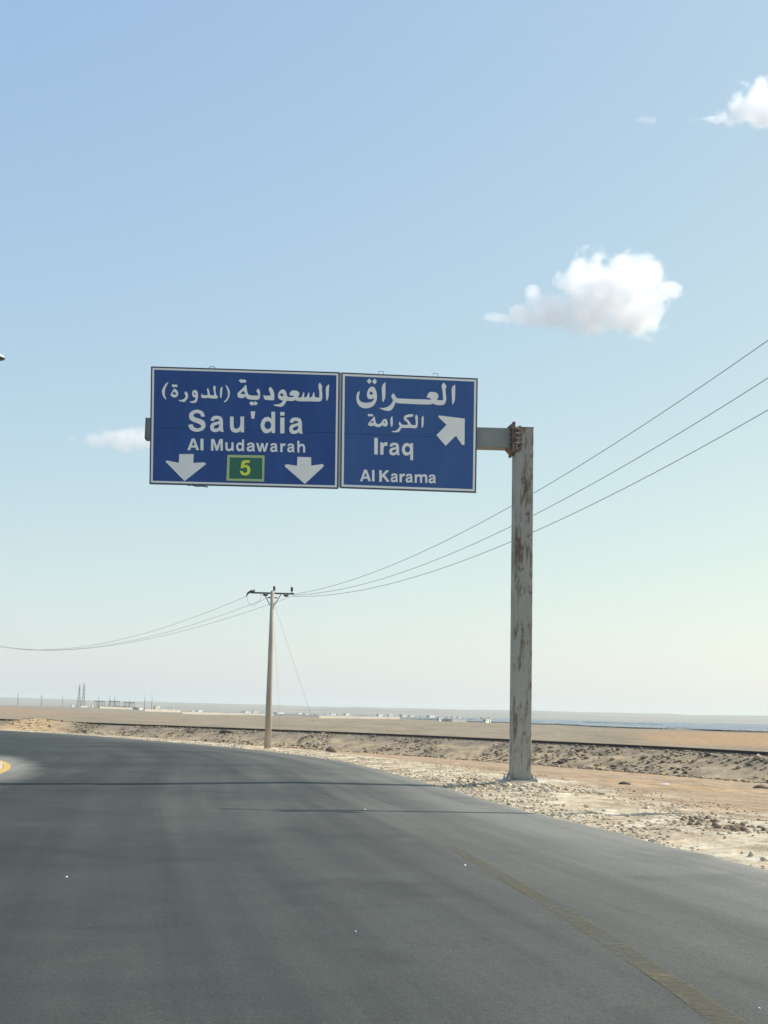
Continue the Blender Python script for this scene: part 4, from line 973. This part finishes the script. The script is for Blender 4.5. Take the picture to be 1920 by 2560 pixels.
def solar():
    V, F = [], []
    az = Vector((math.sin(R(60)), math.cos(R(60)), 0)); al = Vector((az.y, -az.x, 0))   # rows run across the sun's bearing
    Y = 400.0; rs = random.Random(2)
    while Y < 2100:
        for px in np.arange(520, 2350, 14):
            near = np.interp(px, [520, 700, 1000, 1300, 1500, 1920, 2350], [1350, 1150, 880, 620, 500, 420, 380])
            if Y < near or rs.random() < .22: continue
            if vnoise(np.array([px * .011]), np.array([Y * .006]))[0] < .30: continue
            x, _, _ = place(px + rs.uniform(-5, 5), Y); y = Y + rs.uniform(-3, 3)
            V.append((x, y)); 
        Y *= 1.016
    V = np.array(V); z = ground_z(V[:, 0], V[:, 1], True); Lh = 4 + 6 * (V[:, 1] / 1000)
    out = []; fc = []
    for (x, y), zz, h in zip(V, z, Lh):
        c = Vector((x, y, zz + .5)); a = al * h; t = (az * .995 + Vector((0, 0, .06))) * 1.5; th = Vector((az.x * .03, az.y * .03, .05)); b = len(out)
        out += [c - a - t, c + a - t, c + a + t, c - a + t]; out += [p - th for p in out[-4:]]
        fc += [(b, b + 1, b + 2, b + 3), (b + 7, b + 6, b + 5, b + 4)] + [(b + i, b + 4 + i, b + 4 + (i + 1) % 4, b + (i + 1) % 4) for i in range(4)]
    # (one post under every table)
    for (x, y), zz in zip(V, z):
        b = len(out); out += [(x + i * .09, y + j * .09, zz + k) for k in (-.2, .45) for i, j in ((-1, -1), (1, -1), (1, 1), (-1, 1))]
        fc += [(b + i, b + (i + 1) % 4, b + 4 + (i + 1) % 4, b + 4 + i) for i in range(4)]
    me = np_mesh('solar_panels', np.array([tuple(p) for p in out]), np.array(fc))
    tag(link('solar_panels', me, M['solar']), kind='stuff')
solar()

# ------------------------------------------------------------------ clouds
def cloud(blobs, Y, label, dens, nscale=1.0, anis=.0, seed=0.0, edge=.22):
    """blobs: (px, py, rx, ry) lobes measured in the picture, at distance Y"""
    k = Y / FPX; P = []
    for px, py, rx, ry in blobs:
        c = at_y(px, py, Y); P.append((c, rx * k, ry * k))
    big = max(P, key=lambda q: q[1] * q[2]); C = big[0]
    b = NB('cloud_vapour'); tc = b.n('ShaderNodeTexCoord'); v0 = tc.outputs['Object']
    nz = b.n('ShaderNodeTexNoise', i_Scale=.020 * nscale, i_Detail=10, i_Roughness=.66); 
    ad = b.n('ShaderNodeVectorMath', operation='ADD'); b.l(v0, ad.inputs[0]); ad.inputs[1].default_value = (seed * 97, seed * 31, 0); b.l(ad.outputs[0], nz.inputs['Vector'])
    sm = b.n('ShaderNodeTexNoise', i_Scale=.009 * nscale, i_Detail=2, i_Roughness=.5); b.l(ad.outputs[0], sm.inputs['Vector'])
    acc = None
    for c, rx, ry in P:
        q = c - C; s = b.n('ShaderNodeVectorMath', operation='SUBTRACT'); b.l(v0, s.inputs[0]); s.inputs[1].default_value = q
        dv = b.n('ShaderNodeVectorMath', operation='DIVIDE'); b.l(s.outputs[0], dv.inputs[0]); dv.inputs[1].default_value = (rx, min(rx, ry * 1.4), ry)
        ln = b.n('ShaderNodeVectorMath', operation='LENGTH'); b.l(dv.outputs[0], ln.inputs[0]); f = b.math('SUBTRACT', 1.0, ln.outputs['Value'])
        if acc is None: acc = f
        else:
            sx = b.n('ShaderNodeMath', operation='SMOOTH_MAX'); b.l(acc, sx.inputs[0]); b.l(f, sx.inputs[1]); sx.inputs[2].default_value = .12; acc = sx.outputs[0]
    n1 = b.math('MULTIPLY', b.math('SUBTRACT', nz.outputs['Fac'], .52), 2.5); n2 = b.math('MULTIPLY', b.math('SUBTRACT', sm.outputs['Fac'], .5), .9)
    dn = b.math('ADD', b.math('ADD', acc, n1), n2)
    mr = b.n('ShaderNodeMapRange', interpolation_type='SMOOTHSTEP'); b.l(dn, mr.inputs[0]); mr.inputs[1].default_value = 0.0; mr.inputs[2].default_value = edge; mr.inputs[3].default_value = 0; mr.inputs[4].default_value = dens
    pv = b.n('ShaderNodeVolumePrincipled'); pv.inputs['Color'].default_value = (1, 1, 1, 1); pv.inputs['Anisotropy'].default_value = anis
    b.l(mr.outputs[0], pv.inputs['Density']); b.l(pv.outputs[0], b.out.inputs['Volume'])
    n, h = 56, 36; V = []; INF = 1.32
    dirs = [(math.sin(math.pi * j / h) * math.cos(2 * math.pi * i / n), math.sin(math.pi * j / h) * math.sin(2 * math.pi * i / n), math.cos(math.pi * j / h)) for j in range(1, h) for i in range(n)] + [(0, 0, 1), (0, 0, -1)]
    for d in dirs:
        d = np.array(d); best = 0
        for c, rx, ry in P:
            o = -np.array((c - C)[:]); rr_ = np.array((rx, min(rx, ry * 1.4), ry)) * INF
            oo, dd = o / rr_, d / rr_; A, B, Cc = dd @ dd, oo @ dd, oo @ oo - 1; D = B * B - A * Cc
            if D > 0: best = max(best, (-B + math.sqrt(D)) / A)
        V.append(d * best)
    F = []
    for j in range(h - 2):
        for i in range(n): F.append((j * n + i, (j + 1) * n + i, (j + 1) * n + (i + 1) % n, j * n + (i + 1) % n))
    t0 = len(V) - 2
    for i in range(n): F += [(t0, i, (i + 1) % n), (t0 + 1, (h - 2) * n + (i + 1) % n, (h - 2) * n + i)]
    me = bpy.data.meshes.new('cloud'); me.from_pydata([tuple(v) for v in V], [], F)
    bm = bmesh.new(); bm.from_mesh(me); bmesh.ops.recalc_face_normals(bm, faces=bm.faces); bm.to_mesh(me); bm.free()
    o = link('cloud', me, b.m, None, C); tag(o, label, 'cloud')
cloud([(1545, 740, 106, 94), (1475, 702, 78, 76), (1600, 776, 66, 68), (1470, 776, 92, 60), (1395, 778, 74, 44), (1325, 792, 84, 27), (1256, 795, 54, 18), (1332, 744, 24, 36), (1662, 727, 54, 28), (1614, 704, 60, 66), (1545, 682, 66, 60), (1590, 802, 80, 38), (1480, 804, 92, 34)], 3000,
      'large white puffy cloud to the upper right of the signs', .026, 1.25, .45, 1.3, .34)
cloud([(1895, 268, 78, 60), (1965, 262, 96, 62), (1845, 290, 60, 30), (1775, 299, 62, 15)], 3000, 'white cloud cut off by the right edge high in the sky', .026, 1.3, .45, 2.1, .40)
cloud([(305, 1092, 84, 38), (370, 1098, 84, 32), (245, 1100, 64, 21), (440, 1102, 80, 28)], 5200, 'low faint cloud beside the left end of the wide sign', .013, .7, .45, 3.7, .5)
cloud([(1612, 300, 36, 13)], 3000, 'tiny wisp of cloud left of the cloud at the right edge', .008, 1.6, .45, 4.4, .6)

# ------------------------------------------------------------------ haze
m = MB(); m.abox(-9500, 9500, -400, 9600, -5.5, 75)
hz = NB('dusty_air'); pv = hz.n('ShaderNodeVolumePrincipled'); pv.inputs['Color'].default_value = (.86, .95, .92, 1); pv.inputs['Density'].default_value = .00013; pv.inputs['Anisotropy'].default_value = .2
hz.l(pv.outputs[0], hz.out.inputs['Volume'])
tag(m.build('haze', hz.m), kind='stuff')
